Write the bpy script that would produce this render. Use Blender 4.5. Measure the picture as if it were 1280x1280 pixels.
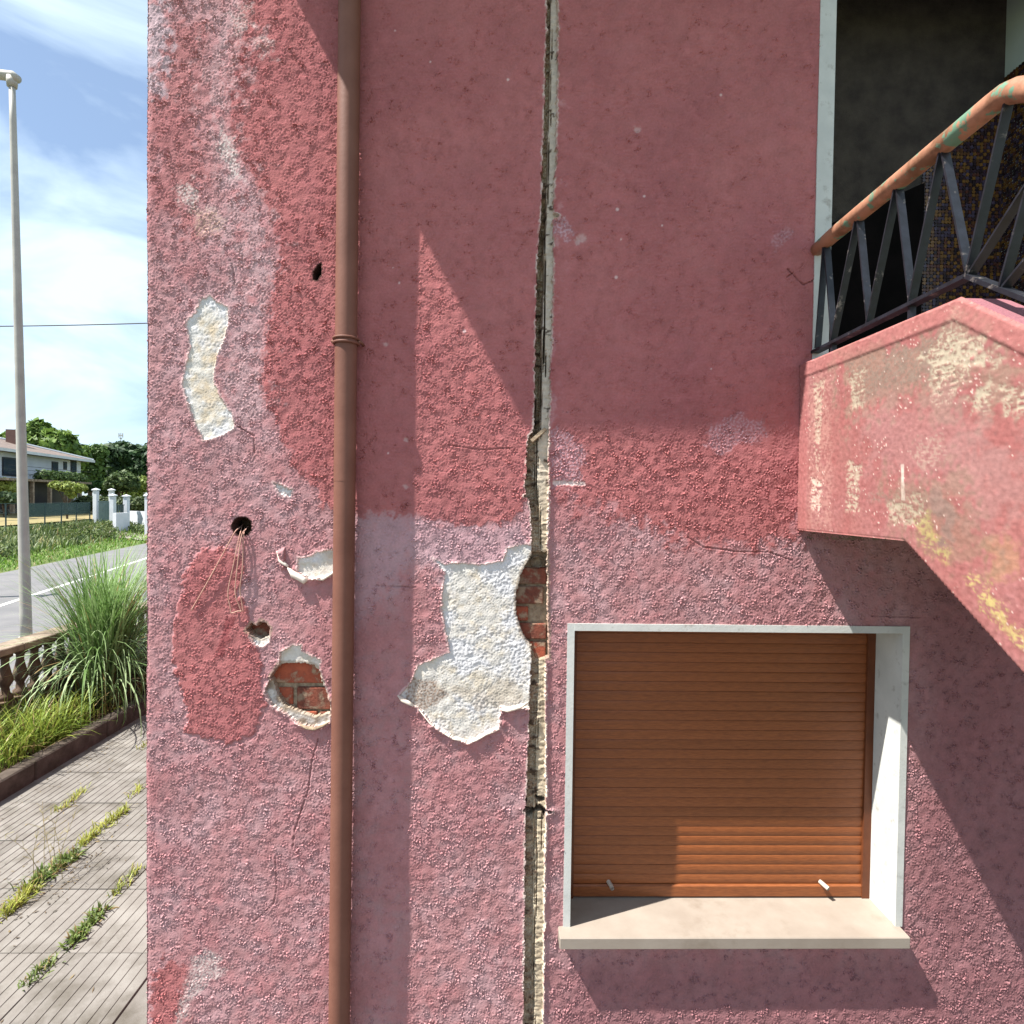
import bpy, math, random
import numpy as np
from mathutils import Matrix, Vector

for o in list(bpy.data.objects):
    bpy.data.objects.remove(o)
SC = bpy.context.scene
COL = SC.collection

# ------------------------------------------------------------------ camera
FPX = 750.0
CAM = Vector((0.0, -2.5, 2.6))
ROT = (Matrix.Rotation(-0.020, 3, 'Z') @ Matrix.Rotation(math.pi / 2 - 0.020, 3, 'X')
       @ Matrix.Rotation(0.013, 3, 'Z'))
cam_d = bpy.data.cameras.new('camera')
cam_d.sensor_width = 36.0
cam_d.lens = 36.0 * FPX / 1280.0
cam_d.clip_start = 0.05
cam_d.clip_end = 2000.0
cam = bpy.data.objects.new('camera', cam_d)
COL.objects.link(cam)
cam.matrix_world = Matrix.Translation(CAM) @ ROT.to_4x4()
SC.camera = cam

# ------------------------------------------------------------------ light
SUN_TRAVEL = Vector((0.49, 0.185, -0.88)).normalized()
sun_el = math.asin(-SUN_TRAVEL.z)
sun_az = math.atan2(-SUN_TRAVEL.x, -SUN_TRAVEL.y)
world = bpy.data.worlds.new('World')
SC.world = world
world.use_nodes = True
wn = world.node_tree
wn.nodes.clear()
w_out = wn.nodes.new('ShaderNodeOutputWorld')
w_bg = wn.nodes.new('ShaderNodeBackground')
w_sky = wn.nodes.new('ShaderNodeTexSky')
w_sky.sky_type = 'NISHITA'
w_sky.sun_disc = False
w_sky.sun_elevation = sun_el
w_sky.sun_rotation = sun_az
w_sky.air_density = 1.0
w_sky.dust_density = 0.5
w_sky.ozone_density = 2.5
w_tc = wn.nodes.new('ShaderNodeTexCoord')
w_map = wn.nodes.new('ShaderNodeMapping')
w_map.inputs['Scale'].default_value = (2.2, 2.2, 5.5)
w_map.inputs['Rotation'].default_value = (0.0, 0.55, 0.3)
w_noise = wn.nodes.new('ShaderNodeTexNoise')
w_noise.inputs['Scale'].default_value = 1.3
w_noise.inputs['Detail'].default_value = 7.0
w_noise.inputs['Roughness'].default_value = 0.52
w_noise.inputs['Distortion'].default_value = 0.5
w_ramp = wn.nodes.new('ShaderNodeValToRGB')
w_ramp.color_ramp.elements[0].position = 0.36
w_ramp.color_ramp.elements[0].color = (0.22, 0.22, 0.22, 1)
w_ramp.color_ramp.elements[1].position = 0.60
w_ramp.color_ramp.elements[1].color = (0.93, 0.93, 0.93, 1)
w_tint = wn.nodes.new('ShaderNodeMixRGB')
w_tint.blend_type = 'MULTIPLY'
w_tint.inputs[0].default_value = 1.0
w_tint.inputs[2].default_value = (1.0, 1.12, 1.26, 1)
w_mix = wn.nodes.new('ShaderNodeMixRGB')
w_mix.inputs[2].default_value = (7.9, 9.7, 11.2, 1)
wn.links.new(w_tc.outputs['Generated'], w_map.inputs['Vector'])
wn.links.new(w_map.outputs['Vector'], w_noise.inputs['Vector'])
wn.links.new(w_noise.outputs['Fac'], w_ramp.inputs['Fac'])
wn.links.new(w_ramp.outputs['Color'], w_mix.inputs[0])
wn.links.new(w_sky.outputs['Color'], w_tint.inputs[1])
wn.links.new(w_tint.outputs['Color'], w_mix.inputs[1])
wn.links.new(w_mix.outputs['Color'], w_bg.inputs['Color'])
w_bg.inputs['Strength'].default_value = 0.053
wn.links.new(w_bg.outputs['Background'], w_out.inputs['Surface'])

sun_d = bpy.data.lights.new('sun', 'SUN')
sun_d.energy = 5.0
sun_d.angle = math.radians(0.53)
sun_d.color = (1.0, 0.958, 0.895)
sun = bpy.data.objects.new('sun', sun_d)
COL.objects.link(sun)
sun.location = (-6, -4, 14)
sun.rotation_euler = SUN_TRAVEL.to_track_quat('-Z', 'Y').to_euler()

SC.view_settings.view_transform = 'Standard'
SC.view_settings.look = 'None'
SC.view_settings.gamma = 1.0
SC.view_settings.exposure = 1.3
SC.view_settings.use_curve_mapping = False

# ------------------------------------------------------------------ helpers
RNG = np.random.default_rng(7)
random.seed(7)


def lin(r, g, b):
    f = lambda c: (c / 12.92) if c <= 0.04045 else ((c + 0.055) / 1.055) ** 2.4
    return (f(r / 255.0), f(g / 255.0), f(b / 255.0))


def ray(px, py):
    return (ROT @ Vector(((px - 640.0) / FPX, -(py - 640.0) / FPX, -1.0)))


def on_y(px, py, Y=0.0):
    d = ray(px, py)
    return CAM + d * ((Y - CAM.y) / d.y)


def on_x(px, py, X):
    d = ray(px, py)
    return CAM + d * ((X - CAM.x) / d.x)


def on_z(px, py, Z):
    d = ray(px, py)
    return CAM + d * ((Z - CAM.z) / d.z)


def at(px, py, depth):
    return on_y(px, py, CAM.y + depth)


def tag(o, label=None, cat=None, group=None, kind=None):
    if label:
        o['label'] = label
    if cat:
        o['category'] = cat
    if group:
        o['group'] = group
    if kind:
        o['kind'] = kind
    return o


ORG = {}


def empty(name, loc, label=None, cat=None, group=None):
    o = bpy.data.objects.new(name, None)
    o.empty_display_size = 0.2
    COL.objects.link(o)
    o.location = loc
    ORG[o.name] = Vector(loc)
    tag(o, label, cat, group)
    return o


def link(name, me, parent=None, loc=None):
    """loc: world location of the mesh's own origin"""
    o = bpy.data.objects.new(name, me)
    COL.objects.link(o)
    base = ORG[parent.name] if parent is not None else Vector((0, 0, 0))
    w = Vector(loc) if loc is not None else base.copy()
    ORG[o.name] = w
    if parent is not None:
        o.parent = parent
    o.location = w - base
    return o


class MB:
    def __init__(s):
        s.v = []
        s.f = []

    def add(s, vs, fs):
        n = len(s.v)
        s.v += [tuple(p) for p in vs]
        s.f += [tuple(i + n for i in q) for q in fs]
        return s

    def box(s, x0, x1, y0, y1, z0, z1):
        v = [(x0, y0, z0), (x1, y0, z0), (x1, y1, z0), (x0, y1, z0),
             (x0, y0, z1), (x1, y0, z1), (x1, y1, z1), (x0, y1, z1)]
        f = [(3, 2, 1, 0), (4, 5, 6, 7), (0, 1, 5, 4), (1, 2, 6, 5), (2, 3, 7, 6), (3, 0, 4, 7)]
        return s.add(v, f)

    def bbox(s, x0, x1, y0, y1, z0, z1, b=0.004):
        """box with chamfered edges"""
        v = []
        f = []
        c = [(x0, x1), (y0, y1), (z0, z1)]
        sg = [(-1, -1, -1), (1, -1, -1), (1, 1, -1), (-1, 1, -1), (-1, -1, 1), (1, -1, 1), (1, 1, 1), (-1, 1, 1)]
        idx = {}
        for q in sg:
            for ax in range(3):
                p = []
                for a in range(3):
                    e = c[a][0] if q[a] < 0 else c[a][1]
                    if a != ax:
                        e -= q[a] * b
                    p.append(e)
                idx[(q, ax)] = len(v)
                v.append(tuple(p))
        for ax in range(3):
            a, b2 = [k for k in range(3) if k != ax]
            for sgn in (-1, 1):
                loop = []
                for (i, j) in ((-1, -1), (1, -1), (1, 1), (-1, 1)):
                    q = [0, 0, 0]
                    q[ax] = sgn
                    q[a] = i
                    q[b2] = j
                    loop.append(idx[(tuple(q), ax)])
                flip = (sgn > 0) == (ax == 1)
                f.append(tuple(loop[::-1] if flip else loop))
        for ax in range(3):
            a, b2 = [k for k in range(3) if k != ax]
            for i in (-1, 1):
                for j in (-1, 1):
                    q0 = [0, 0, 0]
                    q1 = [0, 0, 0]
                    q0[ax] = -1
                    q1[ax] = 1
                    q0[a] = q1[a] = i
                    q0[b2] = q1[b2] = j
                    q0, q1 = tuple(q0), tuple(q1)
                    f.append((idx[(q0, a)], idx[(q1, a)], idx[(q1, b2)], idx[(q0, b2)]))
        for q in sg:
            f.append((idx[(q, 0)], idx[(q, 1)], idx[(q, 2)]))
        return s.add(v, f)

    def tube(s, pts, r, n=10, cap=True, squash=None):
        pts = [Vector(p) for p in pts]
        rs = r if isinstance(r, (list, tuple)) else [r] * len(pts)
        v = []
        up = None
        for i, p in enumerate(pts):
            t = (pts[min(i + 1, len(pts) - 1)] - pts[max(i - 1, 0)]).normalized()
            if up is None:
                up = Vector((0, 0, 1)) if abs(t.z) < 0.9 else Vector((0, 1, 0))
            a = t.cross(up).normalized()
            b = a.cross(t).normalized()
            up = b
            for k in range(n):
                an = 2 * math.pi * k / n
                v.append(p + (a * math.cos(an) + b * math.sin(an)) * rs[i])
        f = []
        for i in range(len(pts) - 1):
            for k in range(n):
                k2 = (k + 1) % n
                f.append((i * n + k, i * n + k2, (i + 1) * n + k2, (i + 1) * n + k))
        if cap:
            f.append(tuple(range(n))[::-1])
            f.append(tuple((len(pts) - 1) * n + k for k in range(n)))
        return s.add(v, f)

    def bar(s, p, q, wx, wy):
        """rectangular bar from p to q, wx wide along world x, wy across"""
        p = Vector(p)
        q = Vector(q)
        t = (q - p).normalized()
        a = Vector((1, 0, 0))
        a = (a - t * a.dot(t)).normalized()
        b = t.cross(a).normalized()
        v = []
        for c in (p, q):
            for (i, j) in ((-1, -1), (1, -1), (1, 1), (-1, 1)):
                v.append(c + a * (i * wx / 2) + b * (j * wy / 2))
        f = [(0, 1, 2, 3)[::-1], (4, 5, 6, 7), (0, 1, 5, 4), (1, 2, 6, 5), (2, 3, 7, 6), (3, 0, 4, 7)]
        return s.add(v, f)

    def prism_x(s, poly, x0, x1):
        """poly: list of (y, z)"""
        n = len(poly)
        v = [(x0, y, z) for y, z in poly] + [(x1, y, z) for y, z in poly]
        f = [tuple(range(n)), tuple(range(n, 2 * n))[::-1]]
        f += [(i, (i + 1) % n, n + (i + 1) % n, n + i) for i in range(n)]
        return s.add(v, f)

    def prism_z(s, poly, z0, z1):
        n = len(poly)
        v = [(x, y, z0) for x, y in poly] + [(x, y, z1) for x, y in poly]
        f = [tuple(range(n))[::-1], tuple(range(n, 2 * n))]
        f += [(i, (i + 1) % n, n + (i + 1) % n, n + i) for i in range(n)]
        return s.add(v, f)

    def mesh(s, name, mat, org=(0, 0, 0), smooth=False):
        me = bpy.data.meshes.new(name)
        ox, oy, oz = org
        me.from_pydata([(a - ox, b - oy, c - oz) for a, b, c in s.v], [], s.f)
        if mat:
            me.materials.append(mat)
        import bmesh
        bm = bmesh.new()
        bm.from_mesh(me)
        bmesh.ops.recalc_face_normals(bm, faces=bm.faces)
        bm.to_mesh(me)
        bm.free()
        if smooth:
            me.polygons.foreach_set('use_smooth', [True] * len(me.polygons))
        return me

    def build(s, name, mat, parent=None, org=None, smooth=False):
        if org is None:
            org = ORG[parent.name] if parent is not None else (0, 0, 0)
        return link(name, s.mesh(name, mat, org, smooth), parent, org)


def np_mesh(name, verts, faces, mat, cols=None, smooth=True, sharp=None):
    """verts Nx3, faces Mxk arrays"""
    me = bpy.data.meshes.new(name)
    nv = len(verts)
    nf, k = faces.shape
    me.vertices.add(nv)
    me.vertices.foreach_set('co', np.ascontiguousarray(verts, dtype=np.float32).ravel())
    me.loops.add(nf * k)
    me.loops.foreach_set('vertex_index', np.ascontiguousarray(faces, dtype=np.int32).ravel())
    me.polygons.add(nf)
    me.polygons.foreach_set('loop_start', np.arange(0, nf * k, k, dtype=np.int32))
    me.polygons.foreach_set('loop_total', np.full(nf, k, dtype=np.int32))
    sm = np.full(nf, smooth, dtype=bool)
    if sharp is not None:
        sm = sm & ~sharp
    me.update(calc_edges=True)
    me.polygons.foreach_set('use_smooth', sm)
    if cols is not None:
        at_ = me.color_attributes.new('Cd', 'FLOAT_COLOR', 'POINT')
        c4 = np.ones((nv, 4), dtype=np.float32)
        c4[:, :3] = cols
        at_.data.foreach_set('color', c4.ravel())
    if mat:
        me.materials.append(mat)
    me.validate()
    me.update()
    return me


# ------------------------------------------------------------------ materials
def new_mat(name):
    m = bpy.data.materials.new(name)
    m.use_nodes = True
    nt = m.node_tree
    b = nt.nodes['Principled BSDF']
    return m, nt, b


def mk(nt, t, **kw):
    n = nt.nodes.new(t)
    for k, v in kw.items():
        if k in n.inputs:
            n.inputs[k].default_value = v
        else:
            setattr(n, k, v)
    return n


def pmat(name, c1, c2=None, rough=0.8, scale=8.0, bump=0.0, bscale=60.0, spec=0.3, metal=0.0,
         detail=6.0, lo=0.35, hi=0.65, stretch=(1, 1, 1), c3=None, s3=2.0, lo3=0.55, hi3=0.65, ovar=0.0):
    """two-tone noise material in object space, optional third tone in patches"""
    m, nt, b = new_mat(name)
    L = nt.links
    tc = mk(nt, 'ShaderNodeTexCoord')
    mp = mk(nt, 'ShaderNodeMapping')
    mp.inputs['Scale'].default_value = stretch
    L.new(tc.outputs['Object'], mp.inputs['Vector'])
    if c2 is None:
        c2 = tuple(x * 0.78 for x in c1)
    n = mk(nt, 'ShaderNodeTexNoise', Scale=scale, Detail=detail, Roughness=0.6)
    L.new(mp.outputs['Vector'], n.inputs['Vector'])
    r = mk(nt, 'ShaderNodeValToRGB')
    r.color_ramp.elements[0].position = lo
    r.color_ramp.elements[1].position = hi
    r.color_ramp.elements[0].color = (*c1, 1)
    r.color_ramp.elements[1].color = (*c2, 1)
    L.new(n.outputs['Fac'], r.inputs['Fac'])
    out = r.outputs['Color']
    if c3 is not None:
        n3 = mk(nt, 'ShaderNodeTexNoise', Scale=s3, Detail=8.0, Roughness=0.65)
        L.new(mp.outputs['Vector'], n3.inputs['Vector'])
        r3 = mk(nt, 'ShaderNodeValToRGB')
        r3.color_ramp.elements[0].position = lo3
        r3.color_ramp.elements[1].position = hi3
        r3.color_ramp.elements[0].color = (0, 0, 0, 1)
        L.new(n3.outputs['Fac'], r3.inputs['Fac'])
        mx = mk(nt, 'ShaderNodeMixRGB')
        mx.inputs[2].default_value = (*c3, 1)
        L.new(r3.outputs['Color'], mx.inputs[0])
        L.new(out, mx.inputs[1])
        out = mx.outputs['Color']
    if ovar > 0:
        oi = mk(nt, 'ShaderNodeObjectInfo')
        om = mk(nt, 'ShaderNodeMapRange')
        om.inputs['To Min'].default_value = 1 - ovar
        om.inputs['To Max'].default_value = 1 + ovar
        L.new(oi.outputs['Random'], om.inputs['Value'])
        ov = mk(nt, 'ShaderNodeVectorMath', operation='SCALE')
        L.new(out, ov.inputs[0])
        L.new(om.outputs['Result'], ov.inputs['Scale'])
        out = ov.outputs['Vector']
        # shift the grain per object so that copies do not repeat
        sh = mk(nt, 'ShaderNodeVectorMath', operation='SCALE')
        sh.inputs[0].default_value = (37.0, 19.0, 53.0)
        L.new(oi.outputs['Random'], sh.inputs['Scale'])
        L.new(sh.outputs['Vector'], mp.inputs['Location'])
    L.new(out, b.inputs['Base Color'])
    b.inputs['Roughness'].default_value = rough
    b.inputs['Specular IOR Level'].default_value = spec
    b.inputs['Metallic'].default_value = metal
    if bump > 0:
        nb = mk(nt, 'ShaderNodeTexNoise', Scale=bscale, Detail=5.0, Roughness=0.6)
        L.new(mp.outputs['Vector'], nb.inputs['Vector'])
        bp = mk(nt, 'ShaderNodeBump', Strength=1.0, Distance=bump)
        L.new(nb.outputs['Fac'], bp.inputs['Height'])
        L.new(bp.outputs['Normal'], b.inputs['Normal'])
    return m


def amat(name, rough=0.9, spec=0.2, var=0.12, vscale=160.0, bump=0.0006, bscale=420.0, trans=0.0):
    """colour from the 'Cd' attribute with fine grain on top"""
    m, nt, b = new_mat(name)
    L = nt.links
    a = mk(nt, 'ShaderNodeAttribute', attribute_name='Cd')
    tc = mk(nt, 'ShaderNodeTexCoord')
    n = mk(nt, 'ShaderNodeTexNoise', Scale=vscale, Detail=4.0, Roughness=0.65)
    L.new(tc.outputs['Object'], n.inputs['Vector'])
    mr = mk(nt, 'ShaderNodeMapRange')
    mr.inputs['From Min'].default_value = 0.25
    mr.inputs['From Max'].default_value = 0.75
    mr.inputs['To Min'].default_value = 1.0 - var
    mr.inputs['To Max'].default_value = 1.0 + var
    L.new(n.outputs['Fac'], mr.inputs['Value'])
    vm = mk(nt, 'ShaderNodeVectorMath', operation='SCALE')
    L.new(a.outputs['Color'], vm.inputs[0])
    L.new(mr.outputs['Result'], vm.inputs['Scale'])
    L.new(vm.outputs['Vector'], b.inputs['Base Color'])
    b.inputs['Roughness'].default_value = rough
    b.inputs['Specular IOR Level'].default_value = spec
    if bump > 0:
        nb = mk(nt, 'ShaderNodeTexNoise', Scale=bscale, Detail=3.0, Roughness=0.6)
        L.new(tc.outputs['Object'], nb.inputs['Vector'])
        bp = mk(nt, 'ShaderNodeBump', Strength=1.0, Distance=bump)
        L.new(nb.outputs['Fac'], bp.inputs['Height'])
        L.new(bp.outputs['Normal'], b.inputs['Normal'])
    if trans > 0:
        out = nt.nodes['Material Output']
        t = mk(nt, 'ShaderNodeBsdfTranslucent')
        L.new(vm.outputs['Vector'], t.inputs['Color'])
        mx = mk(nt, 'ShaderNodeMixShader')
        mx.inputs[0].default_value = trans
        L.new(b.outputs['BSDF'], mx.inputs[1])
        L.new(t.outputs['BSDF'], mx.inputs[2])
        L.new(mx.outputs['Shader'], out.inputs['Surface'])
    return m


M = {}
M['stucco'] = amat('painted_stucco', 0.95, 0.04, 0.08, 150, 0.0015, 170)
M['plaster'] = amat('old_white_plaster', 0.95, 0.1, 0.10, 90, 0.0012, 150)
M['joint'] = amat('crumbled_joint_mortar', 0.95, 0.1, 0.16, 60, 0.0007, 160)
M['parapet'] = amat('worn_parapet_paint', 0.85, 0.12, 0.09, 120, 0.0005, 300)
M['foliage'] = amat('foliage', 0.6, 0.3, 0.1, 3, 0.0, trans=0.25)
M['blade'] = amat('grass_blades', 0.5, 0.35, 0.1, 20, 0.0, trans=0.3)
M['mosaic'] = amat('glazed_mosaic', 0.25, 0.5, 0.1, 60, 0.0)
M['pinkwall'] = pmat('plain_pink_stucco', lin(132, 86, 94), lin(144, 94, 100), 0.9, 3, 0.004, 90)
M['core'] = pmat('rough_brickwork_core', lin(112, 92, 78), lin(78, 62, 52), 0.95, 20, 0.004, 60)
M['brick'] = pmat('orange_brick', lin(160, 84, 60), lin(112, 56, 44), 0.95, 22, 0.003, 90, c3=lin(150, 126, 104), s3=22, lo3=.50, hi3=.62, ovar=.15)
M['brick_dull'] = pmat('dull_brown_brick', lin(128, 72, 56), lin(92, 54, 44), 0.95, 22, 0.003, 90, c3=lin(130, 110, 92), s3=20, lo3=.50, hi3=.62)
M['mortar'] = pmat('grey_brown_mortar', lin(164, 146, 122), lin(120, 102, 84), 0.95, 40, 0.004, 90)
M['flake'] = pmat('curled_white_paint', lin(228, 216, 202), lin(205, 190, 176), 0.8, 30, 0.0006, 200)
M['pipe'] = pmat('brown_painted_downpipe', lin(118, 79, 66), lin(106, 69, 57), 0.6, 5, 0.0006, 60, spec=0.25, c3=lin(122, 84, 70), s3=3.0, lo3=.5, hi3=.75)
M['white'] = pmat('white_window_paint', lin(196, 197, 192), lin(180, 182, 178), 0.7, 6, 0.0006, 120, c3=lin(136, 132, 124), s3=18, lo3=.58, hi3=.76)
M['sill'] = pmat('cream_stone_sill', lin(148, 138, 127), lin(136, 125, 114), 0.6, 5, 0.0004, 180, c3=lin(118, 105, 92), s3=7, lo3=.55, hi3=.85)
M['shutter'] = pmat('wood_look_shutter', lin(142, 82, 43), lin(116, 63, 32), 0.45, 26, 0.0002, 200, spec=0.45, stretch=(1, 14, 14), ovar=.07)
M['rail'] = pmat('dark_shutter_guide', lin(104, 58, 34), lin(90, 50, 30), 0.4, 10)
M['tube'] = pmat('grey_plastic_tube', lin(190, 176, 162), None, 0.5, 20)
M['handrail'] = pmat('terracotta_chipped_handrail', lin(164, 116, 92), lin(118, 82, 60), 0.55, 9, 0.001, 60, spec=0.4, lo=.45, hi=.62, c3=lin(98, 130, 108), s3=15, lo3=.54, hi3=.57)
M['iron'] = pmat('dark_painted_iron', lin(34, 36, 44), lin(22, 23, 28), 0.45, 30, 0.0004, 120, spec=0.4, c3=lin(130, 122, 116), s3=22, lo3=.60, hi3=.72)
M['greywall'] = pmat('grey_rough_render', lin(74, 68, 62), lin(54, 49, 46), 0.95, 10, 0.006, 120)
M['palegreen'] = pmat('pale_green_wall', lin(190, 205, 196), lin(176, 194, 186), 0.8, 4)
M['concrete'] = pmat('weathered_concrete', lin(150, 136, 120), lin(112, 98, 84), 0.92, 6, 0.003, 60, c3=lin(84, 68, 54), s3=4, lo3=.52, hi3=.7)
M['balu'] = pmat('brown_shaded_concrete', lin(112, 94, 78), lin(84, 68, 56), 0.92, 6, 0.003, 60, c3=lin(58, 46, 38), s3=4, lo3=.5, hi3=.68)  # darker copy of the concrete, the balustrade's shaded side put into its colour
M['kerb'] = pmat('dark_kerb_concrete', lin(88, 78, 70), lin(62, 53, 46), 0.92, 8, 0.004, 50, c3=lin(58, 52, 40), s3=5, lo3=.5, hi3=.68)  # grey-brown kerb tone darkened to carry the shade on its front face
M['paver'] = pmat('grooved_cement_paver', lin(126, 122, 116), lin(108, 103, 97), 0.9, 5, 0.0015, 150, c3=lin(80, 75, 66), s3=3.5, lo3=.50, hi3=.74, ovar=.10)
M['soil'] = pmat('planter_soil', lin(74, 56, 40), lin(48, 36, 26), 1.0, 14, 0.02, 30)
M['asphalt'] = pmat('pale_worn_asphalt', lin(112, 110, 110), lin(100, 99, 100), 0.9, 1.2, 0.003, 120)
M['roadpaint'] = pmat('white_road_paint', lin(225, 225, 222), lin(200, 200, 196), 0.7, 5)
M['ground'] = pmat('meadow_ground', lin(72, 90, 42), lin(94, 102, 54), 0.95, 0.5, 0.05, 4, c3=lin(122, 112, 76), s3=0.12, lo3=.5, hi3=.6)
M['steel'] = pmat('galvanised_lamp_pole', lin(166, 163, 154), lin(150, 147, 140), 0.5, 4, spec=0.4)
M['lampglass'] = pmat('grey_lamp_glass', lin(120, 124, 128), None, 0.2, 4)
M['wire'] = pmat('black_cable', lin(30, 32, 36), None, 0.6, 4)
M['cream_wire'] = pmat('cream_bell_wire', lin(196, 158, 140), lin(176, 132, 116), 0.5, 60)
M['timber'] = pmat('grey_timber_pole', lin(110, 96, 80), None, 0.9, 8)
M['fwall'] = pmat('far_white_wall', lin(204, 206, 210), lin(190, 193, 198), 0.9, 1)
M['froof'] = pmat('far_clay_roof', lin(122, 108, 100), lin(98, 86, 80), 0.9, 2, stretch=(1, 1, 4))
M['fdark'] = pmat('far_dark_opening', lin(46, 44, 50), lin(36, 34, 40), 0.4, 2)
M['fchim'] = pmat('far_chimney', lin(110, 84, 76), None, 0.9, 2)
M['fglass'] = pmat('far_window_glass', lin(60, 70, 84), None, 0.1, 2, spec=0.6)
M['fgreen'] = pmat('dark_green_gate_sheet', lin(52, 72, 74), lin(44, 62, 64), 0.5, 3)
M['bark'] = pmat('bark', lin(92, 74, 58), lin(66, 54, 44), 0.95, 6, 0.02, 20)


def net_mat():
    m, nt, b = new_mat('green_netting')
    b.inputs['Base Color'].default_value = (*lin(66, 86, 82), 1)
    b.inputs['Roughness'].default_value = 0.9
    b.inputs['Alpha'].default_value = 0.72
    return m


M['net'] = net_mat()

# ================================================================== TERRAIN
EDGE0 = np.array((-16.4, 17.2))
EDIR = np.array((-0.215, 0.9766))
ENRM = np.array((-0.9766, -0.215))


def sstep(a, b, x):
    t = np.clip((x - a) / (b - a), 0, 1)
    return t * t * (3 - 2 * t)


def gz(x, y):
    s = (np.asarray(x) - EDGE0[0]) * ENRM[0] + (np.asarray(y) - EDGE0[1]) * ENRM[1]
    return -0.05 + 0.65 * sstep(0.2, 6.0, s) + 0.85 * sstep(8.0, 26.0, s)


def edge_pt(t, s):
    """t metres along the far road edge, s metres beyond it"""
    p = EDGE0 + EDIR * t + ENRM * s
    return float(p[0]), float(p[1])


gx = np.concatenate([np.linspace(-500, -90, 22), np.linspace(-85, -6, 110), np.linspace(-4, 60, 24), np.linspace(80, 500, 12)])
gy = np.concatenate([np.linspace(-400, -20, 14), np.linspace(-15, 80, 96), np.linspace(90, 700, 30)])
GX, GY = np.meshgrid(gx, gy)
GZ = gz(GX, GY) + np.where((GX < -20), 0.05 * np.sin(GX * 1.7) * np.cos(GY * 1.3), 0)
nx_, ny_ = len(gx), len(gy)
idx = np.arange(nx_ * ny_).reshape(ny_, nx_)
gf = np.stack([idx[:-1, :-1], idx[:-1, 1:], idx[1:, 1:], idx[1:, :-1]], -1).reshape(-1, 4)
ground = link('ground', np_mesh('ground', np.stack([GX, GY, GZ], -1).reshape(-1, 3), gf, M['ground']))
tag(ground, kind='structure')

# road strip
ROADW = 8.6
rv, rf = [], []
ts = np.linspace(-60, 160, 45)
for i, t in enumerate(ts):
    for s in (0.0, -ROADW):
        x, y = edge_pt(t, s)
        rv.append((x, y, -0.040))
    if i:
        rf.append((2 * i - 2, 2 * i - 1, 2 * i + 1, 2 * i))
mb = MB()
mb.add(rv, rf)
road = tag(mb.build('road', M['asphalt']), kind='structure')
la = on_z(0, 757, -0.036)
lb = on_z(185, 697, -0.036)
ld = (lb - la).normalized()
ln = Vector((-ld.y, ld.x, 0))
mb = MB()
p0 = la - ld * 40
p1 = la + ld * 130
mb.add([p0 - ln * .065, p0 + ln * .065, p1 + ln * .065, p1 - ln * .065], [(0, 1, 2, 3)])
mb.build('lane_line', M['roadpaint'], road)

# ================================================================== HOUSE WALL (stucco relief)
DX = 0.0036
X0, X1, Z0, Z1 = -1.4545, 2.33, 0.36, 4.74
WRAP = 14
us = np.arange(X0 - WRAP * DX, X1 + DX / 2, DX)
zs = np.arange(Z0, Z1 + DX / 2, DX)
NU, NZ = len(us), len(zs)
UU, ZZ = np.meshgrid(us, zs)


def band(wl, width=0.45, shape=None, seed=0, aniso=(1, 1), d=None):
    """noise of unit variance with wavelength wl (metres)"""
    shape = shape or (NZ, NU)
    d = d or DX
    r = np.random.default_rng(seed)
    w = r.standard_normal(shape)
    fz = np.fft.fftfreq(shape[0], d)[:, None] * aniso[1]
    fx = np.fft.rfftfreq(shape[1], d)[None, :] * aniso[0]
    k = np.sqrt(fz * fz + fx * fx) + 1e-9
    g = np.exp(-(np.log(k * wl) / width) ** 2)
    o = np.fft.irfft2(np.fft.rfft2(w) * g, s=shape)
    return o / o.std()


def low(wl, shape=None, seed=0, aniso=(1, 1), d=None):
    shape = shape or (NZ, NU)
    d = d or DX
    r = np.random.default_rng(seed)
    w = r.standard_normal(shape)
    fz = np.fft.fftfreq(shape[0], d)[:, None] * aniso[1]
    fx = np.fft.rfftfreq(shape[1], d)[None, :] * aniso[0]
    k = np.sqrt(fz * fz + fx * fx)
    g = 1.0 / (1 + (k * wl) ** 2) ** 1.1
    o = np.fft.irfft2(np.fft.rfft2(w) * g, s=shape)
    o -= o.mean()
    return o / o.std()


def W(pts):
    """photo pixel -> point on the wall face (x, z)"""
    o = []
    for p in pts:
        q = on_y(p[0], p[1], 0.0)
        o.append((q.x, q.z))
    return np.array(o)


def sdf(poly, A=None, B=None, m=0.12):
    """signed distance (negative inside) to polygon on the wall grid; m beyond its box"""
    A = UU if A is None else A
    B = ZZ if B is None else B
    a1 = A[0]
    b1 = B[:, 0]
    i0, i1 = np.searchsorted(a1, [poly[:, 0].min() - m, poly[:, 0].max() + m])
    j0, j1 = np.searchsorted(b1, [poly[:, 1].min() - m, poly[:, 1].max() + m])
    out = np.full(A.shape, m)
    if i1 <= i0 or j1 <= j0:
        return out
    a = A[j0:j1, i0:i1]
    b = B[j0:j1, i0:i1]
    best = np.full(a.shape, 1e9)
    ins = np.zeros(a.shape, bool)
    n = len(poly)
    for k in range(n):
        p, q = poly[k], poly[(k + 1) % n]
        e = q - p
        l2 = max(e @ e, 1e-12)
        t = np.clip(((a - p[0]) * e[0] + (b - p[1]) * e[1]) / l2, 0, 1)
        d2 = (a - p[0] - t * e[0]) ** 2 + (b - p[1] - t * e[1]) ** 2
        best = np.minimum(best, d2)
        if abs(e[1]) > 1e-12:
            c = ((p[1] > b) != (q[1] > b)) & (a < e[0] * (b - p[1]) / e[1] + p[0])
            ins ^= c
    d = np.sqrt(best)
    out[j0:j1, i0:i1] = np.minimum(np.where(ins, -d, d), m)
    return out


def soft(s, w):
    return 1 - sstep(-w, w, s)


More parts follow.
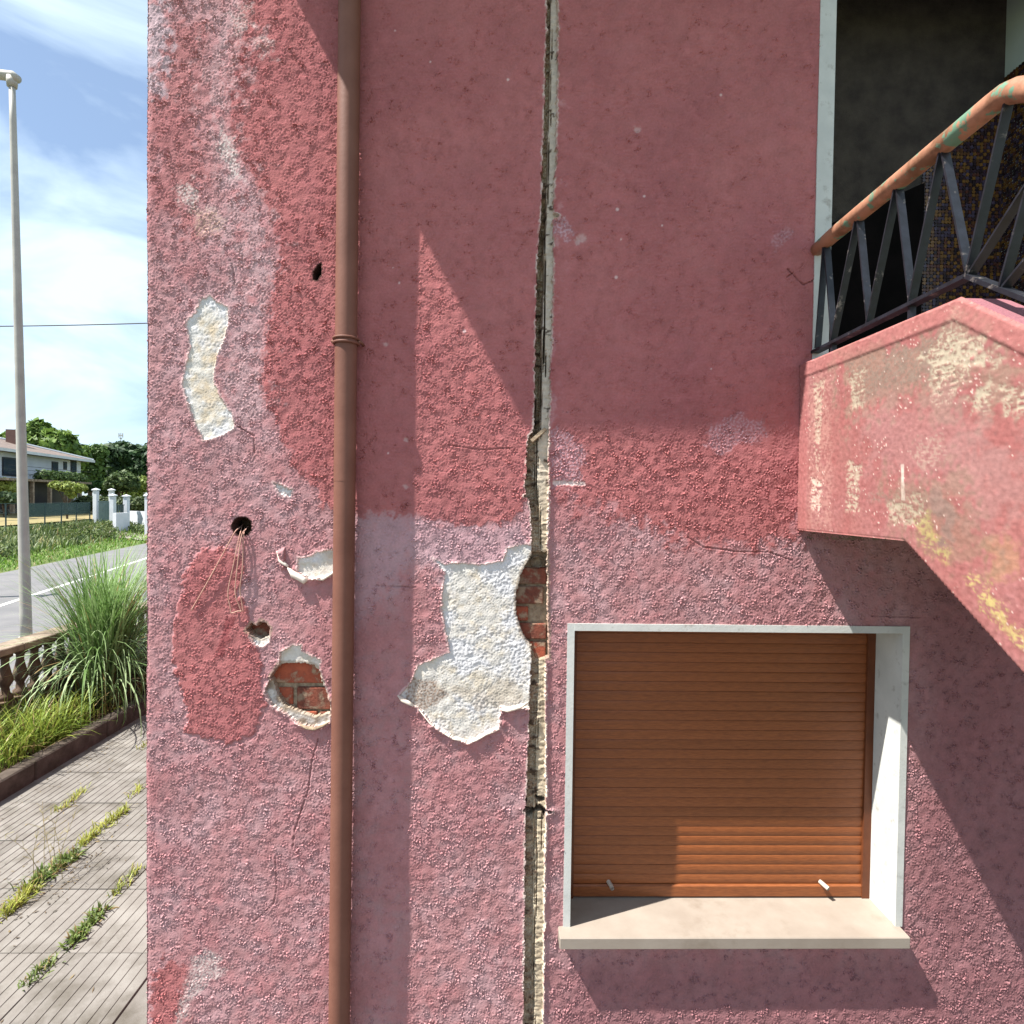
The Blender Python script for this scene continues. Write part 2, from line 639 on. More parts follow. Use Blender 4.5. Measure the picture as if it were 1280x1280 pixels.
def mixc(c, col, m):
    return c + (np.array(col) - c) * m[..., None]


n18 = band(0.017, 0.40, seed=1)
n18b = band(0.024, 0.40, seed=2, aniso=(1.0, 0.8))
n9 = band(0.0105, 0.3, seed=3)
n45 = band(0.06, 0.5, seed=4)
n150 = low(0.18, seed=5)
n400 = low(0.6, seed=6)
jit = band(0.035, 0.6, seed=8) * 0.6 + band(0.014, 0.4, seed=9) * 0.4
jitb = low(0.07, seed=10)
drag = band(0.016, 0.4, seed=11, aniso=(0.35, 1.2))
streak = low(0.05, seed=12, aniso=(1.0, 0.12))

# --- paint regions
red_left = W([(306, -80), (300, 0), (285, 60), (277, 110), (290, 180), (318, 230), (340, 280), (346, 330), (330, 400),
              (325, 480), (345, 540), (372, 592), (400, 628), (425, 641), (480, 643), (520, 642), (560, 652), (600, 657),
              (640, 654), (655, 634), (664, 612), (680, 610), (700, -80)])
red_right = W([(680, -80), (680, 612), (694, 622), (740, 634), (790, 652), (850, 676), (905, 690), (950, 684), (992, 664),
               (1010, 640), (1300, 640), (1300, -80)])
red_tl = W([(180, 20), (262, 24), (262, 60), (256, 110), (262, 160), (272, 200), (268, 250), (240, 300), (180, 250)])
red_ll = W([(284, 684), (262, 683), (245, 691), (230, 720), (219, 770), (216, 830), (232, 872), (232, 914), (260, 924),
            (290, 928), (316, 920), (331, 880), (326, 830), (318, 780), (300, 742), (306, 700)])
red_bl = W([(184, 1225), (215, 1190), (238, 1210), (232, 1260), (250, 1330), (184, 1330)])
mR = soft(sdf(red_left, m=.3) + jit * 0.004 + jitb * 0.012, 0.009)
mR = np.maximum(mR, soft(sdf(red_right, m=.3) + jit * 0.006 + jitb * 0.035, 0.045))
mR = np.maximum(mR, soft(sdf(red_ll) + jit * 0.0035 + jitb * 0.008, 0.006))
mR = np.maximum(mR, soft(sdf(red_bl) + 0.012 + jitb * 0.02, 0.02))
sTL = sdf(red_tl, m=.3) + jitb * 0.035 + 0.02
mR = np.maximum(mR, 0.65 * soft(sTL, 0.035))
mR = np.clip(mR * (0.93 + 0.10 * n150 * 0.5), 0, 1)

# --- bare plaster patches (paint and skim gone)
PATCH = {
    'a': [(250, 375), (262, 369), (271, 377), (285, 383), (286, 400), (280, 425), (271, 445), (266, 475), (276, 497), (290, 518),
          (293, 535), (275, 545), (254, 551), (244, 530), (234, 502), (227, 480), (232, 456), (238, 432), (232, 402), (244, 391)],
    'b': [(540, 697), (556, 706), (572, 703), (600, 706), (628, 701), (634, 686), (648, 681), (672, 680), (672, 884),
          (642, 886), (626, 884), (624, 910), (610, 914), (586, 928), (566, 922), (540, 905), (524, 886), (499, 869), (514, 852),
          (522, 832), (545, 822), (562, 815), (557, 790), (552, 760), (553, 735), (557, 716)],
    'c': [(372, 697), (386, 696), (396, 690), (412, 687), (424, 688), (424, 714), (404, 722), (388, 724), (372, 714)],
    'd': [(348, 836), (350, 815), (366, 806), (376, 806), (378, 814), (390, 820), (400, 824), (400, 838), (414, 880), (413, 903), (392, 909), (374, 905),
          (358, 892), (340, 882), (331, 866), (334, 856)],
    'e': [(341, 603), (352, 606), (366, 612), (362, 622), (350, 618)],
    'f': [(312, 795), (337, 795), (336, 803), (328, 809), (319, 806)],
}
HOLES = {
    'brick_b': [(666, 690), (684, 690), (686, 822), (670, 826), (664, 808), (653, 793), (645, 768), (645, 742), (652, 716)],
    'brick_d': [(338, 846), (349, 830), (372, 829), (392, 832), (399, 841), (403, 857), (411, 872), (412, 893), (392, 897), (372, 891),
                (354, 882), (345, 868)],
    'brick_f': [(308, 788), (314, 779), (320, 783), (325, 776), (332, 779), (338, 786), (336, 795), (326, 799), (317, 797)],
    'deep': [(290 + 12.4 + 12.4 * math.cos(a), 658 + 12.2 * math.sin(a)) for a in np.linspace(0, 2 * math.pi, 14)[:-1]],
    'slit': [(398, 331), (402, 329), (402, 342), (397, 351), (392, 350), (392, 340)],
}
JL = [(684, -80), (684, 0), (681, 100), (678, 200), (676, 270), (671, 330), (669, 430), (667, 535), (659, 552), (656, 610),
      (664, 640), (664, 690), (664, 830), (661, 900), (657, 1010), (656, 1100), (654, 1280), (653, 1420)]
JR = [(697, -80), (697, 0), (697, 100), (695, 200), (691, 270), (692, 330), (689, 430), (686, 535), (686, 610), (684, 690),
      (682, 820), (682, 900), (683, 1012), (681, 1100), (679, 1280), (677, 1420)]
joint_poly = W(JL + JR[::-1])
sJ = sdf(joint_poly, m=0.3) + jit * 0.0010 + low(0.03, seed=35) * 0.0020
jc = np.interp(ZZ, W(JL)[::-1, 1], (W(JL)[::-1, 0])) * 0.5 + np.interp(ZZ, W(JR)[::-1, 1], W(JR)[::-1, 0]) * 0.5
# spikes on the joint edge
for (cx, cy, r) in ((668, 545, 5), (660, 1013, 5), (684, 1014, 5), (692, 270, 5), (660, 620, 4)):
    c = W([(cx, cy)])[0]
    sJ = np.minimum(sJ, np.sqrt((UU - c[0]) ** 2 * 0.5 + ((ZZ - c[1]) * 1.6) ** 2) - r / 300.0)

WIN = W([(709, 778), (1137, 784), (1127, 1158), (704, 1158)])
WX0 = (WIN[0, 0] + WIN[3, 0]) / 2
WX1 = (WIN[1, 0] + WIN[2, 0]) / 2
WZ1 = (WIN[0, 1] + WIN[1, 1]) / 2
WZ0 = WIN[3, 1]
DOORX0 = W([(1020, 220)])[0, 0]
JAMBX1 = W([(1040, 220)])[0, 0]
DOORX1 = 2.5
FLOORZ = 2.62
print('window', WX0, WX1, WZ0, WZ1, 'door', DOORX0, JAMBX1, 'left edge', W([(189, 100), (188, 640), (187, 1200)]))
win_poly = np.array([(WX0, WZ0), (WX1, WZ0), (WX1, WZ1), (WX0, WZ1)])
door_poly = np.array([(DOORX0 + .012, FLOORZ), (DOORX1 + .2, FLOORZ), (DOORX1 + .2, 5.2), (DOORX0 + .012, 5.2)])

PX, PY = UU.copy(), np.zeros_like(UU)
gX = UU.copy()
gZ = ZZ.copy()


def snap(s):
    """move vertices next to a contour onto it; returns s with those set to 0"""
    dz, du = np.gradient(s, DX)
    g2 = np.maximum(du * du + dz * dz, 0.25)
    near = np.abs(s) < 0.55 * DX
    gX[near] -= (s * du / g2)[near]
    gZ[near] -= (s * dz / g2)[near]
    o = s.copy()
    o[near] = 0
    return o


sJ_ = snap(sJ)
# --- relief amplitude
amp = np.ones_like(UU)
up_left = soft(sdf(W([(330, -80), (330, 240), (440, 640), (690, 640), (690, -80)]), m=0.3), 0.06)
amp *= 1 - 0.08 * up_left
up_right = soft(sdf(W([(690, -80), (690, 545), (800, 560), (1000, 585), (1300, 585), (1300, -80)]), m=0.3) + n150 * 0.03, 0.05)
amp *= 1 - 0.22 * up_right
mid_smooth = soft(sdf(W([(440, -80), (440, 420), (560, 400), (690, 480), (690, -80)]), m=0.3) + n150 * .03, 0.1)
amp *= 1 - 0.10 * mid_smooth
tl = soft(sdf(W([(270, -80), (340, 250), (440, 330), (440, -80)]), m=0.3) + n150 * .03, 0.08)
amp *= 1 - 0.15 * tl
amp *= 0.85 + 0.22 * np.clip(n150, -1.6, 1.6)
amp *= np.where(mR > 0.5, 1.0, 1.0)
smoothspots = sstep(0.6, 1.5, band(0.09, 0.5, seed=16) * 0.6 + n150 * 0.6)
amp *= 1 - 0.6 * smoothspots
amp = np.clip(amp, 0.08, 1.5)
nA = 0.72 * band(0.0090, 0.5, seed=13) + 0.55 * band(0.0145, 0.5, seed=14) + 0.25 * band(0.028, 0.5, seed=18)
nA /= nA.std()
cl = np.clip(0.85 + 0.40 * band(0.05, 0.5, seed=15) + 0.30 * band(0.11, 0.5, seed=17), 0.12, 2.0)
blob = np.clip(nA + 0.16 * (nA * nA - 1), -1.6, 2.6) * cl
rough = 0.00150 * blob
dragm = np.clip(up_right * 0.8 + 0.5 * mid_smooth, 0, 1)
rough = rough * (1 - 0.35 * dragm) + dragm * 0.0016 * np.tanh(drag) * cl
h = amp * rough + 0.0008 * n45 * 0.6 + 0.0020 * np.clip(n400, -2, 2) * 0.6
h += 0.0012 * mR

# --- colours
RED = lin(166, 99, 98)
RED2 = lin(155, 91, 92)
WASH = lin(168, 122, 123)
LILAC = lin(178, 148, 152)
MAUVE = lin(136, 92, 96)
WHITE = lin(222, 214, 204)
C = np.zeros(UU.shape + (3,)) + np.array(WASH)
C = mixc(C, LILAC, np.clip(0.22 + 0.14 * n150 + 0.03 * blob, 0, 0.5))
C = mixc(C, lin(162, 104, 106), np.clip(0.18 + 0.22 * n400 + 0.15 * jitb, 0, 0.5))
mright = sstep(WX0 + .9, WX1 + 0.25, UU) * sstep(2.5, 2.1, ZZ) if False else (sstep(WX1 - 0.15, WX1 + 0.2, UU) * (1 - sstep(2.2, 2.5, ZZ)))
mbelow = (1 - sstep(WZ0 - 0.25, WZ0 - 0.02, ZZ)) * sstep(WX0 - 0.2, WX0 + 0.1, UU)
C = mixc(C, MAUVE, 0.75 * np.maximum(mright, mbelow))
lilac_band = soft(sdf(W([(436, 645), (660, 652), (660, 760), (520, 700), (436, 790)]), m=0.3) + jitb * 0.02, 0.05)
C = mixc(C, lin(180, 152, 160), 0.5 * lilac_band)
redc = np.zeros_like(C) + np.array(RED)
redc = mixc(redc, RED2, np.clip(0.35 + 0.3 * n400 + 0.15 * jitb, 0, 1))
redc = mixc(redc, lin(170, 112, 112), np.clip(0.10 * n150 + 0.12 * streak, 0, 0.4))
C = C + (redc - C) * mR[..., None]
# pale worn streak on the left and other rubbed places
def rub(pts, col, k, w=0.02, j=0.02, gate=None):
    global C
    m = soft(sdf(W(pts), m=0.2) + jitb * j + jit * 0.004, w) * k
    if gate is not None:
        m = m * gate
    C = mixc(C, col, m)
    return m


speck = sstep(-0.1, 0.6, n18 + 0.4 * n9)
rub([(300, -20), (316, 40), (300, 100), (286, 160), (300, 200), (330, 260), (338, 330), (322, 420), (318, 520), (280, 500), (300, 330), (280, 240), (262, 160), (262, 90), (285, 40)],
    lin(188, 156, 158), 0.62, 0.05, 0.045, 0.55 + 0.45 * speck)
rub([(180, -40), (205, -40), (212, 60), (200, 110), (180, 120)], lin(180, 160, 166), 0.8, 0.02, 0.02)
WH = np.zeros_like(UU)
for pts, k in (([(276, 163), (286, 166), (296, 195), (302, 222), (290, 222), (280, 195)], 0.85),
               ([(221, 236), (238, 230), (250, 240), (246, 260), (230, 262)], 0.75),
               ([(242, 262), (262, 256), (276, 264), (272, 288), (252, 290)], 0.55),
               ([(244, 1196), (258, 1188), (272, 1192), (282, 1212), (266, 1226), (250, 1236), (238, 1250), (226, 1290), (214, 1290), (232, 1240)], 0.75),
               ([(286, 12), (318, 4), (314, 36), (296, 44)], 0.45), ([(322, 50), (342, 54), (340, 70), (326, 68)], 0.35)):
    WH = np.maximum(WH, rub(pts, lin(200, 188, 182), k, 0.016, 0.012, 0.35 + 0.65 * speck))
rub([(244, 262), (276, 262), (274, 292), (250, 292)], lin(206, 150, 120), 0.45, 0.015, 0.01, speck)
for pts, k in (([(690, 540), (712, 542), (730, 560), (724, 600), (690, 610)], 0.75),
               ([(882, 556), (892, 528), (925, 516), (952, 530), (962, 548), (930, 556), (900, 566)], 0.65),
               ([(692, 268), (704, 272), (714, 290), (708, 302), (694, 292)], 0.9),
               ([(960, 296), (984, 284), (988, 296), (970, 310)], 0.4)):
    m_ = rub(pts, lin(184, 150, 158), k, 0.010, 0.008, 0.3 + 0.7 * speck)
    h += m_ * (amp * 0.3 + 0.35) * rough * 1.2 - m_ * 0.0015
# specks of white where the render is chipped
for _ in range(16):
    cx, cy = random.uniform(460, 1000), random.uniform(0, 660)
    r = random.uniform(0.8, 2.2) / 300
    c = W([(cx, cy)])[0]
    d = np.sqrt((UU - c[0]) ** 2 + (ZZ - c[1]) ** 2)
    C = mixc(C, lin(206, 180, 178), 0.8 * (1 - sstep(r * .6, r * 1.3, d)))
for cx, cy, r in ((797, 162, 4), (727, 298, 6), (722, 302, 4), (507, 550, 3), (507, 608, 3), (483, 430, 3), (715, 604, 4)):
    c = W([(cx, cy)])[0]
    d = np.sqrt(((UU - c[0]) * .8) ** 2 + (ZZ - c[1]) ** 2) + jit * 0.003
    m = 1 - sstep(r / 300 * .5, r / 300 * 1.2, d)
    C = mixc(C, lin(190, 165, 162), 0.5 * m)
    h -= 0.002 * m
# scratch line right of the joint
m = soft(sdf(W([(690, 601), (730, 602), (732, 607), (690, 606)]), m=.1) + jit * .002, .003)
C = mixc(C, lin(214, 196, 190), .8 * m)
h -= .002 * m


# hairline cracks
def crack(pts, dep=0.004, w=0.0035):
    global h, C
    q = W(pts)
    A = np.full(UU.shape, 1.0)
    for k in range(len(q) - 1):
        p, e = q[k], q[k + 1] - q[k]
        x0, x1 = sorted((q[k][0], q[k + 1][0]))
        z0, z1 = sorted((q[k][1], q[k + 1][1]))
        i0, i1 = np.searchsorted(us, [x0 - .03, x1 + .03])
        j0, j1 = np.searchsorted(zs, [z0 - .03, z1 + .03])
        a, b = UU[j0:j1, i0:i1], ZZ[j0:j1, i0:i1]
        t = np.clip(((a - p[0]) * e[0] + (b - p[1]) * e[1]) / (e @ e), 0, 1)
        d = np.hypot(a - p[0] - t * e[0], b - p[1] - t * e[1])
        A[j0:j1, i0:i1] = np.minimum(A[j0:j1, i0:i1], d)
    A = A + jit * 0.0016
    m = 1 - sstep(w * .4, w * 1.3, A)
    h -= dep * m
    side = 1 - sstep(w, w * 3.5, A)
    h += 0.0012 * side * (1 - m)
    C = mixc(C, lin(84, 52, 50), 0.35 * m)


crack([(398, 924), (390, 950), (386, 985), (376, 1015), (368, 1040), (366, 1060)])
crack([(344, 1070), (346, 1110), (342, 1130), (318, 1152)], 0.003)
crack([(292, 530), (302, 536), (317, 545), (318, 566)])
crack([(288, 325), (292, 340), (293, 356)], 0.003)
crack([(984, 336), (994, 346), (1004, 356), (1018, 350)], .005)
crack([(992, 340), (984, 346)], .004)
crack([(236, 498), (240, 520), (250, 545)], 0.004)
crack([(860, 672), (880, 684), (925, 690), (960, 690), (990, 700)], 0.003)
crack([(560, 556), (600, 562), (640, 560)], 0.002)
crack([(470, 732), (520, 734)], 0.002)
crack([(1090, 770), (1150, 772)], .002)

# --- flaked patches: recessed plaster with a lifted paint lip
LAB = np.where(UU < jc, 0, 1).astype(np.int8)
pk = list(PATCH)
pl_tex = 0.00042 * (0.9 * band(0.0105, 0.5, seed=21) + 0.6 * band(0.022, 0.6, seed=22) * np.clip(1 + n150, .2, 2))
PS = {}
for i, k in enumerate(pk):
    q = W(PATCH[k])
    s = sdf(q) + jit * 0.0022
    s = snap(s)
    PS[k] = s
    ins = (s < 0) & (sJ_ >= 0)
    zc = q[:, 1].mean()
    if k == 'b':
        zc = W([(600, 858)])[0, 1]
    lowside = np.clip((zc - ZZ) / 0.08, 0, 1) if k in 'bcd' else 0.25
    lip = {'a': 0.006, 'b': 0.016, 'c': 0.014, 'd': 0.010, 'e': 0.008, 'f': 0.006}[k]
    out = (s >= 0)
    hl = lip * (0.22 + 0.78 * lowside) * np.exp(-np.maximum(s, 0) / 0.016) * np.clip(0.75 + 0.5 * jitb, 0.2, 1.4)
    h = np.where(out & (s < 0.1), h + hl, h)
    dep = {'a': 0.005, 'b': 0.004, 'c': 0.006, 'd': 0.012, 'e': 0.006, 'f': 0.008}[k]
    tx = pl_tex * (1.25 if k == 'b' else 0.8)
    h = np.where(ins, -dep + tx + 0.0005 * n45, h)
    pc = np.zeros_like(C) + np.array(lin(205, 200, 192))
    pc = mixc(pc, lin(182, 170, 150), np.clip(0.22 + 0.35 * jitb + 0.2 * n150, 0, 0.8))
    pc = mixc(pc, lin(206, 206, 210), np.clip(0.5 * n150, 0, 0.8))
    if k == 'a':
        pc = mixc(pc, lin(190, 170, 142), np.clip(0.45 * soft(sdf(W([(262, 400), (282, 420), (268, 470), (270, 510), (240, 510), (250, 450)]), m=.2), .04) + .15 * jitb, 0, .8))
    if k == 'b':
        st = soft(sdf(W([(505, 866), (516, 848), (545, 850), (560, 868), (540, 885), (522, 884)]), m=.2) + jitb * .012, .012)
        pc = mixc(pc, lin(120, 84, 58), np.clip(0.75 * st * (0.5 + 0.5 * speck), 0, .8))
        st = soft(sdf(W([(560, 860), (640, 855), (650, 875), (600, 882)]), m=.2) + jitb * .02, .03)
        pc = mixc(pc, lin(170, 152, 126), 0.5 * st)
    if k == 'd':
        pc = mixc(pc, lin(124, 108, 92), np.clip(0.95 * soft(sdf(W([(320, 842), (425, 842), (425, 925), (320, 925)]), m=.2), .02) * (0.7 + .35 * jitb), 0, .95))
    if k == 'e':
        pc = mixc(pc, lin(150, 120, 100), 0.5 * speck)
    C = np.where(ins[..., None], pc, C)
    rim = (s >= 0) & (s < 0.006)
    C = np.where(rim[..., None], mixc(C, lin(216, 190, 184), np.full(UU.shape, 0.45)), C)
    LAB = np.where(ins, 10 + i, LAB)

# lifted blister next to patch c
b = sdf(W([(347, 690), (358, 684), (362, 705), (352, 712)]), m=.1)
h += 0.012 * soft(b, 0.008) * (UU < W([(356, 700)])[0, 0])
# dark red streak under the wires
rub([(284, 770), (294, 770), (278, 822), (270, 822)], lin(128, 58, 62), 0.6, 0.008, 0.005)
# long edge of the lower-left red patch sits proud
s_ = sdf(red_ll) + jit * 0.0035 + jitb * 0.006
h += 0.0022 * soft(s_, 0.006) - 0.002 * np.exp(-np.abs(s_ - 0.008) / 0.006)

# --- joint
insJ = sJ_ < 0
right_side = UU > jc
wj = np.clip(-sJ_, 0, 0.05)
jn = low(0.06, seed=31, aniso=(1.2, 0.5))
jfine = band(0.012, 0.5, seed=32)
jlx = np.interp(ZZ, W(JL)[::-1, 1], W(JL)[::-1, 0])
jrx = np.interp(ZZ, W(JR)[::-1, 1], W(JR)[::-1, 0])
jq = (UU - jlx) / (jrx - jlx)
j1d = low(0.12, seed=33, aniso=(0.0, 1.0))
j1e = low(0.35, seed=34, aniso=(0.0, 1.0))
lowj = sstep(W([(680, 600)])[0, 1], W([(680, 700)])[0, 1], ZZ)
jb = 0.46 + 0.03 * j1d + 0.10 * (j1e) + 0.012 * jfine + 0.08 * lowj
strip = sstep(-0.10, 0.06, jq - jb)
jd = (0.036 - 0.012 * lowj + 0.005 * jn + 0.0008 * jfine) * (1 - strip) + (0.0135 + 0.0012 * jn + 0.0002 * jfine) * strip
jd = np.clip(jd, 0.006, 0.075)
jz = W([(670, 545), (670, 1012)])[:, 1]
jd = np.where(np.abs(ZZ - jz[1]) < 0.05, jd + 0.03 * (n45 > 0.2), jd)
upper_dark = sstep(W([(680, 300)])[0, 1] + .1, W([(680, 470)])[0, 1], ZZ) * 0
dk = soft(sdf(W([(672, 250), (690, 250), (686, 545), (668, 545)]), m=.1), .01)
jd = jd + 0.030 * dk * (1 - strip)
h = np.where(insJ, -jd, h)
h = np.where((~insJ) & right_side & (sJ_ < 0.1), h + 0.010 * np.exp(-np.maximum(sJ_, 0) / 0.010), h)
h = np.where((~insJ) & (~right_side) & (sJ_ < 0.1), h + 0.004 * np.exp(-np.maximum(sJ_, 0) / 0.012), h)
jcol = np.zeros_like(C) + np.array(lin(184, 170, 146))
jcol = mixc(jcol, lin(124, 98, 78), (1 - strip) * np.clip(0.55 - 0.30 * jn + 0.15 * jfine, 0, 0.95))
jcol = mixc(jcol, lin(150, 134, 112), strip * np.clip(0.30 + 0.25 * jn, 0, 0.8))
jcol = mixc(jcol, lin(188, 176, 162), strip * 0.85 * sstep(W([(680, 700)])[0, 1], W([(680, 500)])[0, 1], ZZ))
jcol = mixc(jcol, lin(70, 56, 46), np.clip(0.9 * sstep(1.2, 1.8, -jn + 0.6 * n45 - 0.6 * strip), 0, 0.9))
jcol = mixc(jcol, lin(60, 44, 36), 0.8 * (1 - sstep(0.02, 0.06, np.abs(ZZ - jz[1]))) * (n45 > -0.2))
C = np.where(insJ[..., None], jcol, C)
rimw = (~insJ) & (sJ_ < 0.0058) & (jitb + 0.3 * jit > -0.45)
rimm = (~insJ) * (1 - sstep(0.003, 0.0075, sJ_)) * np.clip(0.55 + 0.35 * jitb, 0, 0.8)
C = mixc(C, lin(192, 180, 170), rimm)
LAB = np.where(insJ, 2, LAB)

# --- holes
dead = np.zeros(UU.shape, bool)
for k, q in HOLES.items():
    s = snap(sdf(W(q)) + jit * (0.002 if k.startswith('brick') else 0.0008))
    ins = s < 0
    h = np.where(ins, -0.055, h)
    C = np.where(ins[..., None], np.array(lin(150, 128, 104)), C)
    if k in ('deep', 'slit'):
        C = np.where((s < 0.004)[..., None], np.array(lin(70, 50, 46)), C)
    else:
        rim = (s >= 0) & (s < 0.010)
        C = np.where(rim[..., None], mixc(C, lin(150, 132, 112), np.full(UU.shape, 0.6)), C)
    dead |= ins
cut = np.zeros(UU.shape, bool)
for q in (win_poly, door_poly):
    s = snap(sdf(q))
    cut |= s < 0

# --- assemble
C *= (1 + 0.05 * jitb + 0.02 * n18)[..., None]
lumC = (C @ np.array((0.30, 0.59, 0.11)))[..., None]
C = np.clip(lumC + (C - lumC) * 0.95, 0.004, 0.85)
edge = np.exp(-np.maximum(gX - X0, 0) / 0.012)
wrapm = us[None, :] < X0 - 1e-6
hw = np.where(np.broadcast_to(wrapm, UU.shape), h * 0.8, h)
PX = np.where(wrapm, X0 - hw - 0.001, gX)
PYY = np.where(wrapm, (X0 - UU), -h) + np.where(wrapm, 0, 0.006 * np.exp(-np.maximum(gX - X0, 0) / 0.006))
PX = np.where(~np.broadcast_to(wrapm, UU.shape), PX - 0.004 * edge * n18 * 0.6, PX)
verts = np.stack([PX, PYY, gZ], -1).reshape(-1, 3)
cols = C.reshape(-1, 3)
I = np.arange(NU * NZ).reshape(NZ, NU)
quads = np.stack([I[:-1, :-1], I[:-1, 1:], I[1:, 1:], I[1:, :-1]], -1).reshape(-1, 4)
dv = dead.ravel()
kill = dv[quads].all(1) | cut.ravel()[quads].any(1)
lv = LAB.ravel()
fl = lv[quads].max(1)
hh = h.ravel()[quads]
steep = (hh.max(1) - hh.min(1)) > 0.0048
keep = ~kill
quads, fl, steep = quads[keep], fl[keep], steep[keep]

HB = (X0, 0.0, 0.0)
house = empty('pink_house', HB, 'weathered pink stucco house with a long vertical split and peeling paint', 'house')


def sub_mesh(name, mask, mat, parent):
    f = quads[mask]
    u, inv = np.unique(f, return_inverse=True)
    me = np_mesh(name, verts[u] - np.array(HB), inv.reshape(f.shape), mat, cols[u], True, steep[mask])
    return link(name, me, parent, HB)


wall_l = sub_mesh('wall', fl == 0, M['stucco'], house)
wall_r = sub_mesh('wall', fl == 1, M['stucco'], house)
tag(wall_l, 'wall bay with the downpipe, holes and flaking paint')
tag(wall_r, 'wall bay around the shuttered window')
jnt = sub_mesh('wall_joint', fl == 2, M['joint'], house)
tag(jnt, 'open vertical joint with crumbled mortar')
for i, k in enumerate(pk):
    if (fl == 10 + i).any():
        o = sub_mesh('bare_plaster', fl == 10 + i, M['plaster'], wall_l)

# --- bricks seen in the holes
def brick(px0, py0, px1, py1, y0=0.03, y1=0.10):
    a = on_y(px0, py0, y0)
    b_ = on_y(px1, py1, y0)
    m = MB()
    m.bbox(a.x, b_.x, y0, y1, b_.z, a.z, 0.004)
    return m.build('brick', M['brick'] if random.random() < .6 else M['brick_dull'], wall_l)


for r in ((326, 826, 404, 854), (322, 859, 366, 884), (371, 859, 430, 887), (340, 889, 396, 914), (399, 890, 440, 914)):
    brick(*r, y0=0.030 + random.uniform(0, .008))
brick(300, 768, 350, 806, y0=0.044)
for r in ((630, 709, 684, 730), (630, 733, 679, 755), (630, 758, 660, 776), (630, 779, 683, 799), (655, 802, 682, 824)):
    brick(*r, y0=0.026 + random.uniform(0, .008))
for (a, b_) in (((318, 820), (430, 920)), ((630, 684), (686, 830)), ((300, 764), (346, 810))):
    p, q = on_y(*a, 0.05), on_y(*b_, 0.05)
    MB().box(p.x, q.x, 0.046, 0.118, q.z, p.z).build('mortar_bed', M['mortar'], wall_l)
# mortar lump with a hole at the top of the joint opening
p = on_y(671, 703, 0.02)
MB().tube([(p.x, 0.012, p.z), (p.x, 0.05, p.z)], [0.026, 0.03], 9, cap=False).build('mortar_lump', M['mortar'], wall_l)
# slanting chip wedged in the joint
p, q = on_y(664, 552, 0), on_y(682, 536, 0)
MB().bar((p.x, -0.002, p.z), (q.x, 0.012, q.z), 0.014, 0.02).build('mortar_chip', M['mortar'], wall_l)

# --- curled paint flakes
def flake(pts, r=0.014, ang=140, tilt=0.0, seed=0, mt='flake'):
    rg = random.Random(seed)
    m = MB()
    n = 7
    P = []
    for (x, y) in pts:
        P.append(on_y(x, y, 0.0))
    v = []
    for i, p in enumerate(P):
        e = 1.0 if 0 < i < len(P) - 1 else 0.35
        rr = r * (0.75 + 0.5 * rg.random()) * e
        a_ = math.radians(ang * (0.8 + 0.4 * rg.random()))
        for j in range(n):
            t = a_ * j / (n - 1)
            v.append((p.x + tilt * rr * math.sin(t), -0.006 - rr * math.sin(t) * 0.9, p.z - rr * (1 - math.cos(t)) * 0.8 + 0.004))
    f = []
    for i in range(len(P) - 1):
        for j in range(n - 1):
            f.append((i * n + j, i * n + j + 1, (i + 1) * n + j + 1, (i + 1) * n + j))
    m.add(v, f)
    o = m.build('paint_flake', M[mt], wall_l, smooth=True)
    md = o.modifiers.new('thickness', 'SOLIDIFY')
    md.thickness = 0.0015
    return o


flake([(360, 709), (366, 713), (373, 717), (381, 721), (387, 724)], 0.020, 150, 0, 1)
flake([(389, 724), (396, 723), (405, 721), (415, 716), (422, 713)], 0.012, 120, 0, 2)
flake([(625, 886), (634, 884), (644, 882), (652, 880), (660, 878)], 0.018, 110, 0, 3)
flake([(498, 869), (504, 872), (511, 876), (518, 881)], 0.016, 120, -0.4, 4)
flake([(586, 928), (596, 922), (608, 915), (618, 913), (624, 911)], 0.010, 100, 0, 5)
flake([(524, 887), (538, 904), (552, 914), (566, 922), (580, 927)], 0.008, 90, 0, 6)
flake([(374, 905), (384, 908), (394, 909), (404, 906), (413, 902)], 0.012, 110, 0, 7, 'mortar')
flake([(347, 690), (351, 699), (358, 704), (362, 708)], 0.014, 130, -0.3, 8)

# --- the rest of the building shell (coarse)
TOPZ = 7.2
RX = 6.0
m = MB()
m.box(X0 + .02, WX0 - .0, .12, .28, 0, TOPZ)
m.box(WX0, WX1, .12, .28, 0, WZ0 - .05)
m.box(WX0, WX1, .12, .28, WZ1, 2.44)
m.box(WX1, RX, .121, .281, 0, 2.44)
m.box(WX0, JAMBX1, .12, .28, 2.44, TOPZ)
m.box(DOORX1 + .12, RX, .12, .28, 2.44, TOPZ)
m.box(JAMBX1, DOORX1 + .12, .12, .28, 5.0, TOPZ)
m.build('wall_core', M['core'], house)
MB().box(X0 + .002, X0 + .2, .052, 8.0, 0, TOPZ).build('side_wall', M['pinkwall'], house)
jbot = W([(653, 1360), (678, 1360)])
MB().box(X0 + .01, jbot[0, 0], .0, .119, 0, Z0).box(jbot[1, 0], X1, .0, .119, 0, Z0).build('wall_base', M['pinkwall'], house)
m = MB()
m.box(X1, RX, .0, .119, 0, 2.46)
m.box(DOORX1 + .12, RX, .0, .119, 2.47, TOPZ)
m.build('side_bay', M['pinkwall'], house)
m = MB()
jtop = W([(684, -20), (697, -20)])
m.box(X0 + .004, jtop[0, 0], .0, .119, Z1 + 0.002, TOPZ)
m.box(jtop[1, 0], DOORX0 + .012, .0, .119, Z1 + 0.002, TOPZ)
m.box(DOORX0 + .012, RX, .0, .119, 5.0, TOPZ)
m.build('upper_wall', pmat('plain_red_stucco', lin(148, 92, 90), lin(156, 104, 104), 0.95, 3, 0.006, 110, spec=.1), house)
m = MB()
